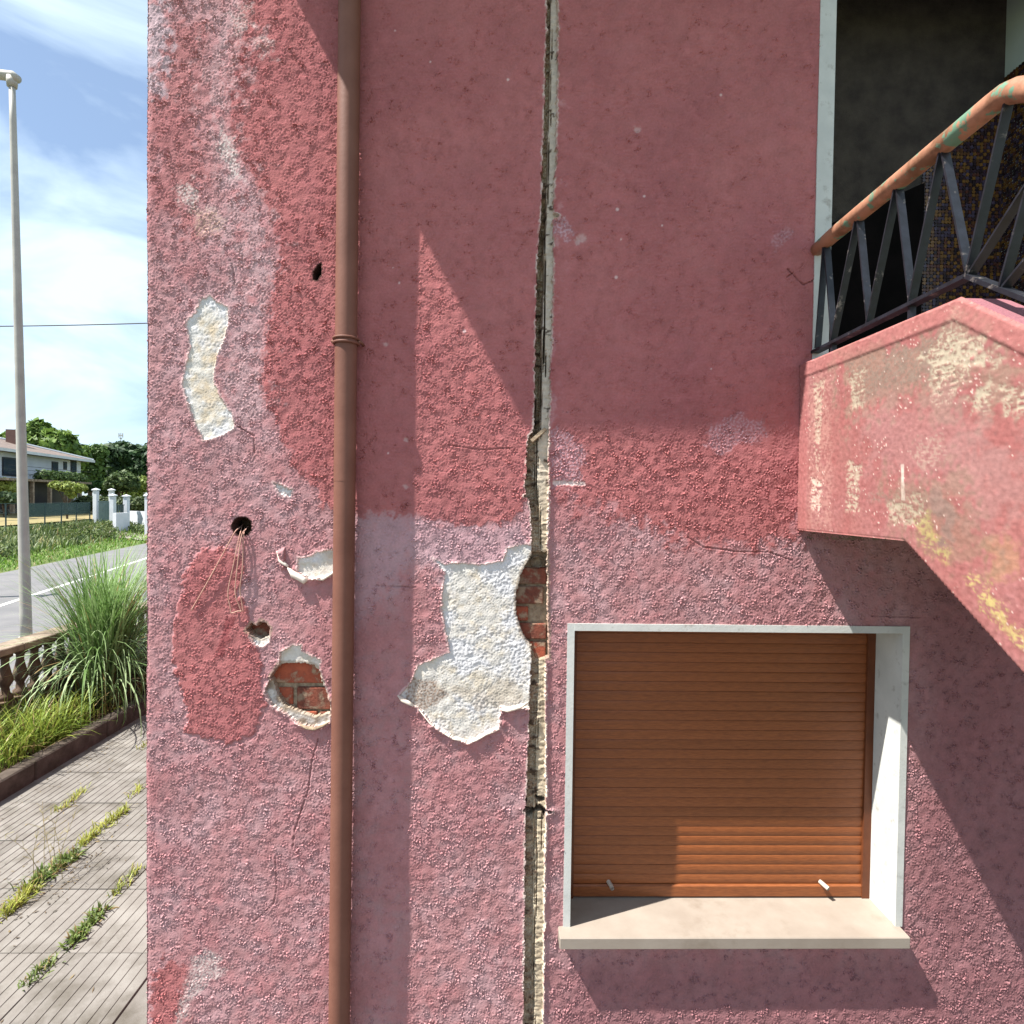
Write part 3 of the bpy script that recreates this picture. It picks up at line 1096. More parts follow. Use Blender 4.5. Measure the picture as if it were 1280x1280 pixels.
m.box(X0 + .2, RX, 7.8, 8.0, 0, TOPZ)
m.box(RX, RX + .2, 0, 8.0, 0, TOPZ)
m.build('rear_wall', M['pinkwall'], house)
MB().box(X0 - .3, RX + .5, -.3, 8.3, TOPZ, TOPZ + .2).build('roof_slab', M['concrete'], house)
# balcony slab above the picture: its corner throws the slanting shade on the wall
cs = W([(663, 545)])[0]
SLABZ = 5.35
tB = (SLABZ - cs[1]) * 0.185 / 0.88
xB = cs[0] - (SLABZ - cs[1]) * 0.49 / 0.88
MB().box(xB, RX, -tB, 0.0, SLABZ, SLABZ + .16).build('balcony_slab', M['concrete'], house)

# --- window
WB = 0.030
window = MB().box(WX0, WX0 + WB, -.004, .245, WZ0, WZ1).box(WX1 - WB, WX1, -.004, .245, WZ0, WZ1).box(
    WX0 + WB, WX1 - WB, -.0055, .245, WZ1 - WB, WZ1).build('window', M['white'], house)
tag(window, 'white painted window surround')
sa = on_y(699.5, 1173, -.065)
sb = on_y(1138, 1173, -.065)
SZ = WZ0
sill = MB().bbox(sa.x, sb.x, -.068, .25, SZ - .05, SZ, .004).build('sill', M['sill'], window)
REV = 0.19
SX0, SX1 = WX0 + WB, WX1 - WB
gr = MB().box(SX0, SX0 + .035, REV - .014, REV + .03, SZ + .001, WZ1 - WB).build('guide_rail', M['rail'], window)
MB().box(SX1 - .035, SX1, REV - .014, REV + .03, SZ + .001, WZ1 - WB).build('guide_rail', M['rail'], window)
# roller shutter
RSX0, RSX1 = SX0 + .030, SX1 - .030
shut = empty('roller_shutter', (RSX0, REV, SZ))
shut.parent = house
shut.location = Vector((RSX0, REV, SZ)) - Vector(HB)
pitch = 0.0442
prof = [(0.0012, 0.0), (0.0, 0.0012), (-0.0016, 0.010), (-0.0026, 0.021), (-0.0022, 0.032), (-0.0012, 0.0395), (0.0004, 0.0434), (0.010, 0.0441), (0.010, 0.0)]
LW = RSX1 - RSX0
me = MB().prism_x(prof, 0, LW).mesh('slat', M['shutter'])
zb = SZ + 0.008
bar_prof = [(0.008, 0.0), (-0.010, 0.0), (-0.010, 0.046), (-0.004, 0.052), (0.008, 0.052)]
me_b = MB().prism_x(bar_prof, 0, LW).mesh('bottom_bar', M['shutter'])
o = link('bottom_bar', me_b, shut, (RSX0, REV, zb))
z = zb + 0.053
nsl = 0
while z < WZ1 - WB - 0.006:
    link('slat', me, shut, (RSX0, REV + random.uniform(-.0008, .0008), z))
    z += pitch
    nsl += 1
MB().box(SX0, SX1, REV + .03, REV + .05, SZ, WZ1).build('shutter_back', M['rail'], window)
for px in (763, 1030):
    p = on_y(px, 1106, REV - .02)
    dxx = .010 if px > 900 else .006
    m = MB()
    m.tube([(p.x - dxx, REV + .0, p.z + .004), (p.x + dxx, REV - .040, p.z - .006)], .0095, 12, cap=False)
    m.tube([(p.x - dxx, REV + .0, p.z + .004), (p.x + dxx, REV - .040, p.z - .006)], .006, 12, cap=False)
    m.build('drain_tube', M['tube'], window, smooth=True)

# --- porch recess, upper right
m = MB().box(DOORX0, JAMBX1, -.006, .20, FLOORZ + .003, 4.99)
m.build('door_jamb', M['white'], house)
BY = 0.50
m = MB().box(JAMBX1 - .1, DOORX1 + .02, BY, BY + .1, 2.4, 5.35).box(JAMBX1 - .15, JAMBX1 - .05, .28, BY, 2.4, 5.35)
m.build('porch_wall', M['greywall'], house)
MB().box(DOORX1, DOORX1 + .12, -.006, BY + .002, 2.462, 5.35).build('porch_side_wall', M['palegreen'], house)
MB().box(JAMBX1 - .05, DOORX1 + .1, .281, BY + .1, 5.35, 5.45).build('porch_ceiling', M['greywall'], house)
MB().box(JAMBX1 - .1, DOORX1 + .02, .0, BY, 2.45, FLOORZ).build('porch_floor', M['concrete'], house)
# mosaic of small glazed pieces on the porch walls
mv, mf, mc = [], [], []
mrg = np.random.default_rng(3)
pal = [lin(100, 72, 32), lin(80, 54, 28), lin(52, 38, 50), lin(46, 30, 32), lin(74, 44, 34), lin(62, 54, 70), lin(108, 78, 34), lin(36, 26, 30), lin(48, 34, 36)]
T = 0.017


def mosaic_tile(o, u, w, n, uu, ww, jitr):
    a = mrg.uniform(-.7, .7)
    c = o + u * (uu + T / 2) + w * (ww + T / 2) + n * mrg.uniform(.0, .0025)
    hu = (u * math.cos(a) + w * math.sin(a)) * T * .43
    hw_ = (w * math.cos(a) - u * math.sin(a)) * T * .43
    k = len(mv)
    for s1, s2 in ((-1, -1), (1, -1), (1, 1), (-1, 1)):
        q = c + hu * s1 + hw_ * s2
        mv.append((q.x, q.y, q.z))
    for s1, s2 in ((-1, -1), (1, -1), (1, 1), (-1, 1)):
        q = c + hu * s1 * 1.05 + hw_ * s2 * 1.05 - n * .006
        mv.append((q.x, q.y, q.z))
    mf.extend([(k, k + 1, k + 2, k + 3), (k, k + 4, k + 5, k + 1), (k + 1, k + 5, k + 6, k + 2), (k + 2, k + 6, k + 7, k + 3), (k + 3, k + 7, k + 4, k)])
    cc = pal[int(mrg.integers(len(pal)))]
    mc.extend([cc] * 8)


b0 = on_y(1120, 236, BY)
b1 = on_y(1250, 132, BY)
XM = on_y(1150, 300, BY).x
ta, tb_ = on_y(1036, 306, BY - .03), on_y(1150, 228, BY - .03)
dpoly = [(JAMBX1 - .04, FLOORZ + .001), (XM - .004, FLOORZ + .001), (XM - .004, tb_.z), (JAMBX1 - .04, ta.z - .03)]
mshade = MB().add([(x, BY - .03, z) for x, z in dpoly] + [(x, BY - .0005, z) for x, z in dpoly],
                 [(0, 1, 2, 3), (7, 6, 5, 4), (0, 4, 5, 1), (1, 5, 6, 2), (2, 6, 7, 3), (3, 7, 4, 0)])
mshade.build('dark_shade_panel', pmat('black_shade_panel', lin(18, 15, 15), lin(10, 9, 9), .9, 8, spec=.05), house)  # added black sheet standing for the deep shade left of the mosaic
uu = XM - (JAMBX1 + .05)
while JAMBX1 + .05 + uu < DOORX1 - .01:
    x = JAMBX1 + .05 + uu
    top = b0.z + (b1.z - b0.z) * (x - b0.x) / (b1.x - b0.x)
    ww = 0.0
    while FLOORZ + ww + T < top:
        mosaic_tile(Vector((JAMBX1 + .05, BY - .004, FLOORZ)), Vector((1, 0, 0)), Vector((0, 0, 1)), Vector((0, -1, 0)), uu, ww, 0)
        ww += T
    uu += T
dt = on_x(1249, 100, DOORX1).z
uu = 0.0
while uu < BY - .0:
    ww = 0.0
    while FLOORZ + ww + T < dt:
        mosaic_tile(Vector((DOORX1 - .004, BY, FLOORZ)), Vector((0, -1, 0)), Vector((0, 0, 1)), Vector((-1, 0, 0)), uu, ww, 0)
        ww += T
    uu += T
me = np_mesh('mosaic', np.array(mv) - np.array(HB), np.array(mf), M['mosaic'], np.array(mc), False)
mo = link('mosaic', me, house, HB)
mo['kind'] = 'stuff'

# ================================================================== DOWNPIPE
pt = on_y(437, 0, -.059)
pb = on_y(424, 1280, -.059)
dirp = (pb - pt) / (pb.z - pt.z)
R_P = 0.0430
def pipe_at(z):
    q = pt + dirp * (z - pt.z)
    return Vector((q.x, -.059, z))


base = pipe_at(0.02)
dp = empty('downpipe', base, 'brown round metal downpipe fixed to the pink wall', 'downpipe')
zj = on_y(430, 583, -.065).z
m = MB().tube([pipe_at(0.0), pipe_at(zj)], R_P, 36, cap=False)
m.build('lower_pipe', M['pipe'], dp, smooth=True)
m = MB().tube([pipe_at(zj - .06), pipe_at(zj - .002), pipe_at(zj), pipe_at(TOPZ)], [R_P + .0008] * 4, 36, cap=False)
m.build('upper_pipe', M['pipe'], dp, smooth=True)
zc = on_y(432, 423, -.105).z
for zc_ in (zc, zc - 3.1):
    c = pipe_at(zc_)
    m = MB()
    for dz, rr in ((.009, .0052), (-.009, .0052)):
        ringp = [(c.x + (R_P + .006) * math.cos(a), c.y + (R_P + .006) * math.sin(a), c.z + dz) for a in np.linspace(0, 2 * math.pi, 33)]
        m.tube(ringp, rr, 8, cap=False)
    m.tube([c + Vector((0, 0, -.009)), c + Vector((0, 0, .009))], R_P + .004, 32)
    for sx in (-1, 1):
        m.tube([(c.x + sx * (R_P + .002), c.y, c.z), (c.x + sx * (R_P + .016), c.y + .004, c.z)], [.007, .006], 8)
        m.tube([(c.x + sx * (R_P + .014), c.y + .004, c.z), (c.x + sx * (R_P + .014), 0.0, c.z)], [.006, .006], 8)
    m.build('pipe_bracket', M['pipe'], dp, smooth=True)

# ================================================================== HANGING WIRES
def wire(pts3, name, label, r=0.0026, grp=None):
    # smooth through points
    P = [Vector(p) for p in pts3]
    out = []
    for i in range(len(P) - 1):
        a, b_, c, d = P[max(i - 1, 0)], P[i], P[i + 1], P[min(i + 2, len(P) - 1)]
        for k in range(6):
            t = k / 6
            out.append(0.5 * ((2 * b_) + (c - a) * t + (2 * a - 5 * b_ + 4 * c - d) * t * t + (3 * b_ - a - 3 * c + d) * t ** 3))
    out.append(P[-1])
    org = P[0]
    m = MB().tube(out, r, 7)
    o = link(name, m.mesh(name, M['cream_wire'], org, True), None, org)
    return tag(o, label, 'wire', grp)


def wp(px, py, y):
    q = on_y(px, py, y)
    return (q.x, y, q.z)


wire([wp(305, 655, .10), wp(299, 660, .02), wp(293, 666, -.014), wp(280, 690, -.018), wp(258, 730, -.014), wp(239, 763, -.010)],
     'loose_wire', 'single straight wire slanting down from the round hole', .0022)
wire([wp(303, 654, .10), wp(301, 664, .01), wp(299, 672, -.016), wp(291, 710, -.020), wp(285, 740, -.016), wp(288, 760, -.014), wp(289, 766, -.013), wp(297, 764, -.014), wp(302, 764, -.014)],
     'loose_wire', 'wire loop with hooked end hanging from the round hole', .0022)
wire([wp(311, 657, .09), wp(307, 662, .0), wp(302, 670, -.018), wp(297, 705, -.022), wp(294, 740, -.018), wp(299, 757, -.014), wp(301, 763, -.012)],
     'loose_wire', 'middle wire curving below the round hole beside the loop', .0022)
wire([wp(306, 659, .08), wp(305, 666, -.004), wp(304, 676, -.015), wp(303, 710, -.018), wp(300, 735, -.015), wp(302, 752, -.012), wp(304, 764, -.012)],
     'loose_wire', 'straight hanging wire under the right side of the round hole', .0022)

# ================================================================== STAIRCASE
SXL = on_y(999, 560, 0).x
stair = empty('outdoor_staircase', (SXL, -.44, 0), 'pink outdoor staircase with stained solid parapet beside the window', 'staircase')
ptop_w = on_x(1003, 453, SXL).z
pa = on_x(1200, 380, SXL)
pbm = on_x(1130, 671, SXL)
zbot = 0.5 * (on_y(992, 664, 0).z + pbm.z)
ztop = 0.5 * (pa.z + on_y(999, 455, 0).z)
ya, yb = pa.y, pbm.y
e1 = on_x(1280, 407, SXL)
e2 = on_x(1280, 845, SXL)
sl1 = (ztop - e1.z) / (ya - e1.y)
sl2 = (zbot - e2.z) / (yb - e2.y)
print('stair', SXL, 'ztop', ztop, on_y(999, 455, 0).z, pa.z, 'zbot', zbot, 'ya', ya, yb, 'slopes', sl1, sl2)
sl1 = sl2 = 0.5 * (sl1 + sl2)
yend = ya - (ztop - .55) / sl1
ybot = yb - zbot / sl2
ppoly = [(-.002, zbot), (yb, zbot), (ybot, 0.0), (yend, 0.0), (yend, .55), (ya, ztop), (-.002, ztop + .012)]
PT = 0.13
MB().prism_x(ppoly, SXL + .004, SXL + PT).build('parapet_core', M['pinkwall'], stair)
# detailed left face
D2 = 0.0045
ya_ = np.arange(-1.62, 0.004, D2)
za_ = np.arange(1.6, 3.3, D2)
YY, Z2 = np.meshgrid(ya_, za_)
sp = np.array([(0.0, zbot - .004), (yb, zbot - .004), (-1.60, zbot + (-1.60 - yb) * sl2 - .004), (-1.60, ztop + (-1.60 - ya) * sl1 + .004), (ya, ztop + .004), (0.0, ztop + .016)])
s2 = sdf(sp, YY, Z2, m=.2)
sh2 = YY.shape
q18 = band(.03, .5, sh2, 41, d=D2)
qlow = low(.10, sh2, 42, d=D2)
q400 = low(.5, sh2, 43, d=D2)
qs = low(.04, sh2, 44, aniso=(1.0, .2), d=D2)
qf = band(.013, .5, sh2, 45, d=D2)
gate = sstep(-.45, .6, q18 * .30 + qf * .40 + qlow * .55 + qs * .45 + .25)
C2 = np.zeros(sh2 + (3,)) + np.array(lin(145, 95, 91))
C2 = mixc(C2, lin(146, 100, 99), np.clip(.25 + .25 * q400 + .1 * q18, 0, .7))
C2 = mixc(C2, lin(140, 82, 80), np.clip(.12 + .2 * qlow, 0, .5))
h2 = .00035 * np.tanh(q18) + .0008 * q400 + .00025 * qf


def prub(pts, col, k, w=.02, j=.02, g=True, hh_=0.0):
    global C2, h2
    P_ = np.array([(on_x(x, y, SXL).y, on_x(x, y, SXL).z) for x, y in pts])
    m = soft(sdf(P_, YY, Z2, m=.2) + qlow * j + q18 * j * .3, w) * k
    if g:
        m = m * gate
    C2 = mixc(C2, col, m)
    h2 = h2 - hh_ * m


CREAM = lin(164, 153, 134)
GREY = lin(118, 104, 94)
prub([(1050, 450), (1115, 425), (1200, 400), (1270, 440), (1270, 520), (1200, 500), (1110, 500), (1060, 525)], lin(134, 116, 100), .6, .05, .04, False)
prub([(1056, 448), (1115, 430), (1190, 410), (1200, 440), (1180, 480), (1110, 485), (1070, 505)], GREY, .75, .02, .02)
prub([(1150, 445), (1180, 418), (1232, 425), (1260, 450), (1235, 470), (1200, 468), (1170, 490)], CREAM, .95, .015, .02, True, .002)
prub([(1060, 470), (1082, 462), (1078, 510), (1064, 512)], CREAM, .8, .01, .012, True, .002)
prub([(1170, 470), (1196, 455), (1200, 488), (1178, 492)], CREAM, .9, .012, .014, True, .002)
prub([(1206, 480), (1240, 475), (1236, 510), (1212, 520)], CREAM, .95, .01, .012, True, .002)
prub([(1248, 486), (1290, 478), (1290, 525), (1254, 520)], CREAM, .95, .01, .012, True, .002)
prub([(1017, 478), (1030, 474), (1027, 540), (1022, 590), (1018, 560)], CREAM, .8, .006, .008, True, .002)
prub([(1014, 596), (1028, 598), (1026, 640), (1014, 636)], lin(196, 180, 164), .9, .006, .008, True, .002)
prub([(1060, 576), (1078, 578), (1072, 642), (1056, 640)], CREAM, .8, .008, .01, True, .002)
prub([(1140, 560), (1180, 540), (1176, 580), (1150, 592)], CREAM, .5, .008, .015, True, .001)
prub([(1080, 616), (1170, 608), (1182, 640), (1130, 648)], GREY, .6, .02, .02)
prub([(1108, 626), (1150, 616), (1158, 650), (1140, 662), (1112, 650)], CREAM, .9, .012, .012, True, .002)
prub([(1166, 616), (1196, 630), (1192, 680), (1176, 672)], lin(120, 100, 100), .65, .015, .012, False)
prub([(1140, 650), (1160, 640), (1186, 690), (1184, 710), (1160, 690)], lin(158, 146, 92), .8, .010, .010)
prub([(1205, 720), (1226, 722), (1262, 770), (1290, 800), (1290, 830), (1262, 800), (1236, 770)], lin(166, 152, 98), .85, .010, .012)
prub([(1236, 680), (1262, 676), (1270, 710), (1246, 716)], lin(160, 130, 90), .35, .02, .02, False)
prub([(1126, 580), (1130, 580), (1131, 625), (1127, 625)], lin(200, 186, 174), .9, .002, .001, False)
prub([(1190, 385), (1202, 384), (1198, 440), (1186, 440)], CREAM, .7, .01, .01)
prub([(1075, 520), (1100, 500), (1200, 500), (1260, 560), (1200, 610), (1120, 600), (1085, 570)], lin(150, 112, 110), .35, .05, .04, False)
prub([(1010, 470), (1040, 460), (1040, 660), (1010, 660)], lin(176, 140, 128), .35, .02, .01)
prub([(1200, 560), (1290, 540), (1290, 640), (1220, 650)], lin(150, 116, 112), .4, .05, .04, False)
prub([(1100, 600), (1200, 600), (1230, 700), (1190, 700), (1120, 655)], lin(122, 108, 88), .40, .04, .03, False)
chips = sstep(2.5, 2.8, qf + .45 * qlow + .4 * q18) * sstep(-.2, .8, q400 + .5 * qlow + .4)
C2 = mixc(C2, lin(196, 176, 164), .85 * chips)
# band along the top with a raised smooth edge and along the sloping soffit
topd = -sdf(np.array([(0.1, ztop + .1), (0.1, ztop + .012), (ya, ztop), (-1.7, ztop + (-1.7 - ya) * sl1), (-1.7, ztop + .3)]), YY, Z2, m=.3)
tb = 1 - sstep(.050, .060, -topd)
C2 = mixc(C2, lin(160, 104, 100), .6 * tb)
h2 += .004 * tb
leftb = sstep(-.075, -.065, YY)
C2 = mixc(C2, lin(154, 94, 92), .5 * leftb)
h2 += .003 * leftb
C2 *= (1 + .05 * q18 + .04 * qs)[..., None]
gy2, gz2 = YY.copy(), Z2.copy()
dz_, dy_ = np.gradient(s2, D2)
near = np.abs(s2) < .55 * D2
gy2[near] -= (s2 * dy_)[near]
gz2[near] -= (s2 * dz_)[near]
s2n = s2.copy()
s2n[near] = 0
h2 = np.where(s2n > -.9 * D2, -.004, h2)
I2 = np.arange(YY.size).reshape(sh2)
q2 = np.stack([I2[:-1, :-1], I2[1:, :-1], I2[1:, 1:], I2[:-1, 1:]], -1).reshape(-1, 4)
okf = (s2n.ravel()[q2] <= 0).all(1)
q2 = q2[okf]
u2, inv2 = np.unique(q2, return_inverse=True)
v2 = np.stack([SXL - h2, gy2, gz2], -1).reshape(-1, 3)[u2]
so = np.array((SXL, -.44, 0))
o = link('parapet', np_mesh('parapet', v2 - so, inv2.reshape(q2.shape), M['parapet'], np.clip(C2, .005, .85).reshape(-1, 3)[u2]), stair, so)
tag(o, 'stained parapet side with cream patches and yellow streaks')
MB().box(SXL + PT, DOORX1 - .004, ya, -.001, zbot + .004, FLOORZ).build('landing', M['concrete'], stair)
ns = 14
go = (FLOORZ / (ns + 1)) / sl1
me = MB().box(SXL + PT + .001, DOORX1 - .006, -go - .02, 0, -.19, 0).mesh('step', M['concrete'])
for i in range(ns):
    link('step', me, stair, (0, ya - go * i, FLOORZ - (i + 1) * FLOORZ / (ns + 1)))
wz = FLOORZ - .19 - FLOORZ / (ns + 1)
MB().prism_x([(ya, zbot + .004), (yb, zbot + .003), (ybot + .05, .03), (ybot - .35, .03), (ya, wz)], SXL + PT + .003, DOORX1 - .01).build('flight_slab', M['concrete'], stair)

# ================================================================== RAILING
RXC = SXL + 0.055
ZH = 3.62
h0 = on_x(1010, 320, RXC)
h1 = on_x(1262, 113, RXC)
ZH = h1.z
YHB = h1.y
print('handrail', h0, h1)
rail = empty('stair_railing', (RXC, -.4, ztop), 'zigzag dark iron railing with chipped terracotta handrail on the stair parapet', 'railing')
hl = 3.2
hp = [(RXC, 0.02, ZH - .02), (RXC, -.12, ZH - .012), (RXC, YHB + .06, ZH), (RXC, YHB + .015, ZH - .002), (RXC, YHB - .02, ZH - .013), (RXC, YHB - .06, ZH - .036),
      (RXC, YHB - hl, ZH - .036 - (hl - .06) * sl1)]
MB().tube(hp, [.027, .029, .030, .0305, .0305, .030, .030], 20).build('handrail', M['handrail'], rail, smooth=True)
ZB = on_x(1210, 346, RXC).z
YBB = on_x(1212, 346, RXC).y
m = MB()
m.bar((RXC, 0.0, ZB - .01), (RXC, YBB, ZB), .034, .012)
m.build('bottom_rail', M['iron'], rail)
m = MB().bar((RXC, YBB, ZB), (RXC, YBB - hl, ZB - hl * sl1), .034, .012)
m.build('bottom_rail', M['iron'], rail)


def ztr(y):
    return ZH - .02 if y > YHB else ZH - .02 - (YHB - y) * sl1


def zbr(y):
    return ZB if y > YBB else ZB - (YBB - y) * sl1


tops = [min(on_x(x, y, RXC).y, -.03) for x, y in ((1033, 300), (1074, 270), (1123, 235), (1180, 185), (1263, 125))]
bots = [min(on_x(x, y, RXC).y, -.03) for x, y in ((1013, 445), (1042, 430), (1087, 404), (1140, 378), (1212, 346))]
zig = []
for i in range(5):
    zig.append((bots[i], tops[i]))
    if i < 4:
        zig.append((bots[i + 1], tops[i]))
per = 0.235
tt, bb = tops[-1], bots[-1]
zig.append((bb, tt - .20))
b2 = bb - .115
zig.append((b2, tt - .13))
zig.append((b2, tt - .36))
for i in range(9):
    zig.append((b2 - per * (i + 1), tt - .36 - per * i))
    zig.append((b2 - per * (i + 1), tt - .36 - per * (i + 1)))
for k, (yb_, yt_) in enumerate(zig):
    MB().bar((RXC + (.002 if k % 2 else -.002), yb_, zbr(yb_)), (RXC + (.002 if k % 2 else -.002), yt_, ztr(yt_)), .026, .006).build('baluster_bar', M['iron'], rail)
for y in (bots[1], bots[3], bots[4] - .3, bots[4] - 1.2, bots[4] - 2.2):
    zt_ = ztop - .02 if y > ya else ztop - (ya - y) * sl1 - .02
    MB().bar((RXC, y, zt_), (RXC, y, zbr(y)), .02, .012).build('rail_foot', M['iron'], rail)

# ================================================================== FORECOURT
fc = tag(MB().box(-4.30, 7.0, -9.0, 0.2, -.055, -.012).box(-4.30, X0 - .0, .2, 10.0, -.055, -.012).build('forecourt', M['paver'], None), kind='structure')
jx = [-4.30, -3.74, -3.09, -2.47, -1.85]
j1 = [on_z(3, 1274, 0), on_z(6, 1149, 0), on_z(71, 1016, 0)]
print('joints', [tuple(q) for q in j1], on_z(187, 1078, 0), on_z(178, 989, 0), on_z(178, 933, 0))
PWX = 0.56
xs_j = j1[1].x
nr = 9
rp = PWX / nr
rib = [(0.0, -.011), (0.0, -.001)]
rib = []
for k in range(nr):
    a, b_ = k * rp, (k + 1) * rp
    rib += [(a + .0022, -.004), (a + .0045, 0.0), (b_ - .0045, 0.0), (b_ - .0022, -.004)]
rib = [(0.004, -.011)] + rib + [(PWX - .004, -.011)]


def paver_mesh(L_):
    n = len(rib)
    v = [(x, .004, z) for x, z in rib] + [(x, L_ - .004, z) for x, z in rib]
    f = [(i, i + 1, n + i + 1, n + i) for i in range(n - 1)] + [tuple(range(n))[::-1], tuple(range(n, 2 * n))]
    return MB().add(v, f).mesh('paver', M['paver'])


me_p = paver_mesh(PWX)
xk = xs_j
while xk > -4.2:
    xk -= PWX
while xk < X0 + .3:
    yk = -1.9 + (0.0)
    while yk < 9.6:
        if xk + PWX > -4.28 and not (xk + PWX > X0 - .02 and yk + PWX > -.05) and xk > -4.75:
            if xk >= -4.32:
                o = link('paver', me_p, fc, (xk, yk, random.uniform(-.003, .002)))
                o.rotation_euler = (random.uniform(-.004, .004), random.uniform(-.004, .004), 0)
        yk += PWX
    xk += PWX

# planter strip between forecourt and balustrade
pl = empty('planter_bed', (-4.8, 4.5, -.05), 'long low planter bed with dark concrete kerb along the forecourt', 'planter')
ka = on_z(0, 985, .16)
kb = on_z(172, 905, .16)
print('kerb', ka, kb)
KX = -4.22
y = -1.0
kk = 0
while y < 9.0:
    L_ = 1.0
    MB().bbox(KX - .12, KX + .02, y + .003, y + L_ - .003, -.05, .165 + random.uniform(-.006, .006), .012).build('kerb_stone', M['kerb'], pl)
    y += L_
MB().box(-5.12, KX - .121, -1.0, 9.0, -.05, .11).build('soil', M['soil'], pl)

# balustrade wall
BX = -5.2
bal = empty('balustrade_wall', (BX, 4.0, -.05), 'weathered concrete balustrade wall behind the planter bed', 'wall')
BTOP = 1.0
MB().box(BX - .07, BX + .07, -2.0, 14.0, -.05, .42).build('base_wall', M['balu'], bal)
y = -2.0
while y < 14.0:
    MB().bbox(BX - .13, BX + .13, y + .002, y + 1.998, BTOP - .075, BTOP, .008).build('coping', M['concrete'], bal)
    y += 2.0
profb = [(.42, .055), (.47, .055), (.49, .035), (.55, .03), (.62, .06), (.70, .045), (.80, .028), (.86, .032), (.88, .055), (.925, .055)]
me = MB().tube([(0, 0, z) for z, r in profb], [r * 1.25 for z, r in profb], 12).mesh('baluster', M['balu'], (0, 0, 0), True)
y = -1.9
k = 0
while y < 14.0:
    if k % 9 == 0:
        MB().box(BX - .1, BX + .1, y - .1, y + .1, .421, BTOP - .076).build('pier', M['balu'], bal)
    else:
        link('baluster', me, bal, (BX, y, 0))
    y += 0.2
    k += 1

# ================================================================== PLANTS NEAR
def blades(n, base_fn, len_fn, spread, arch, w, colA, colB, seed, up=1.0, seg=7, dry=0.1):
    r = np.random.default_rng(seed)
    V, F, CC = [], [], []
    for i in range(n):
        b_ = base_fn(r)
        L_ = len_fn(r)
        az = r.uniform(0, 2 * math.pi)
        lean = abs(r.normal(0, spread))
        bend = arch * r.uniform(.5, 1.4)
        d = Vector((math.cos(az), math.sin(az), 0))
        side = Vector((-math.sin(az), math.cos(az), 0))
        a = lean
        p = Vector(b_)
        t = r.random()
        c = np.array(colA) * (1 - t) + np.array(colB) * t
        if r.random() < dry:
            c = np.array(lin(150, 130, 86))
        c = c * r.uniform(.75, 1.2)
        k0 = len(V)
        ww = w * r.uniform(.7, 1.3)
        for j in range(seg + 1):
            tt_ = j / seg
            wd = ww * (1 - tt_ ** 2.2) * (0.6 + .4 * min(1, tt_ * 4)) + .0004
            V.append(tuple(p - side * wd))
            V.append(tuple(p + side * wd))
            cc = c * (.75 + .35 * tt_)
            CC.append(cc)
            CC.append(cc)
            p = p + (Vector((0, 0, 1)) * math.cos(a) + d * math.sin(a)) * (L_ / seg)
            a += bend / seg * (0.5 + 1.2 * tt_)
        for j in range(seg):
            F.append((k0 + 2 * j, k0 + 2 * j + 1, k0 + 2 * j + 3, k0 + 2 * j + 2))
    return np.array(V), np.array(F), np.array(CC)


def plant(name, org, data, label, cat, mat='blade', group=None):
    v, f, c = data
    o = link(name, np_mesh(name, v - np.array(org), f, M[mat], c, True), None, org)
    return tag(o, label, cat, group)


G1, G2 = lin(84, 120, 44), lin(140, 168, 100)
pc_ = Vector((-4.72, 4.75, .10))
pdir = Vector((0, 1, 0))


def pbase(r):
    a, rr = r.uniform(0, 2 * math.pi), .20 * math.sqrt(r.random())
    return (pc_.x + rr * math.cos(a), pc_.y + 1.25 * rr * math.sin(a), pc_.z)


d1 = blades(700, pbase, lambda r: r.uniform(1.3, 2.2), .10, 1.0, .0095, lin(92, 126, 58), lin(148, 174, 116), 51, seg=10, dry=.06)
d2 = blades(380, pbase, lambda r: r.uniform(1.2, 1.9), .30, 3.2, .0085, lin(84, 116, 50), lin(170, 190, 142), 52, seg=10, dry=.05)
plant('pampas_grass', pc_, (np.concatenate([d1[0], d2[0]]), np.concatenate([d1[1], d2[1] + len(d1[0])]), np.concatenate([d1[2], d2[2]])),
      'tall arching clump of ornamental grass in the planter bed', 'ornamental grass')
pc2 = Vector((-4.72, 6.3, .10))


def pbase2(r):
    a, rr = r.uniform(0, 2 * math.pi), .28 * math.sqrt(r.random())
    return (pc2.x + rr * math.cos(a), pc2.y + rr * math.sin(a), pc2.z)


plant('pampas_grass', pc2, blades(700, pbase2, lambda r: r.uniform(.7, 1.25), .45, 1.9, .007, lin(74, 100, 40), lin(140, 160, 90), 53, dry=.2),
      'lower drooping ornamental grass behind the tall arching clump', 'ornamental grass')
yc = on_z(35, 930, .12)
yc.x = min(yc.x, KX - .25)


def ybase(r):
    return (r.uniform(-5.0, KX - .16), yc.y + r.normal(0, .36), .10)


plant('grass_clump', Vector((-4.7, yc.y, .1)), blades(1300, ybase, lambda r: r.uniform(.25, .6), .5, 1.5, .0055, lin(100, 130, 44), lin(160, 172, 76), 54, dry=.10, seg=5),
      'yellow green wild grass spilling over the planter kerb', 'grass')


def dbase(r):
    return (r.uniform(-4.5, KX - .16), r.uniform(4.2, 8.5), .10)


plant('grass_clump', Vector((-4.4, 6, .1)), blades(420, dbase, lambda r: r.uniform(.12, .34), .6, 1.4, .004, lin(130, 112, 60), lin(150, 140, 70), 55, dry=.5, seg=4),
      'dry brown grass along the kerb under the tall ornamental grass', 'grass')


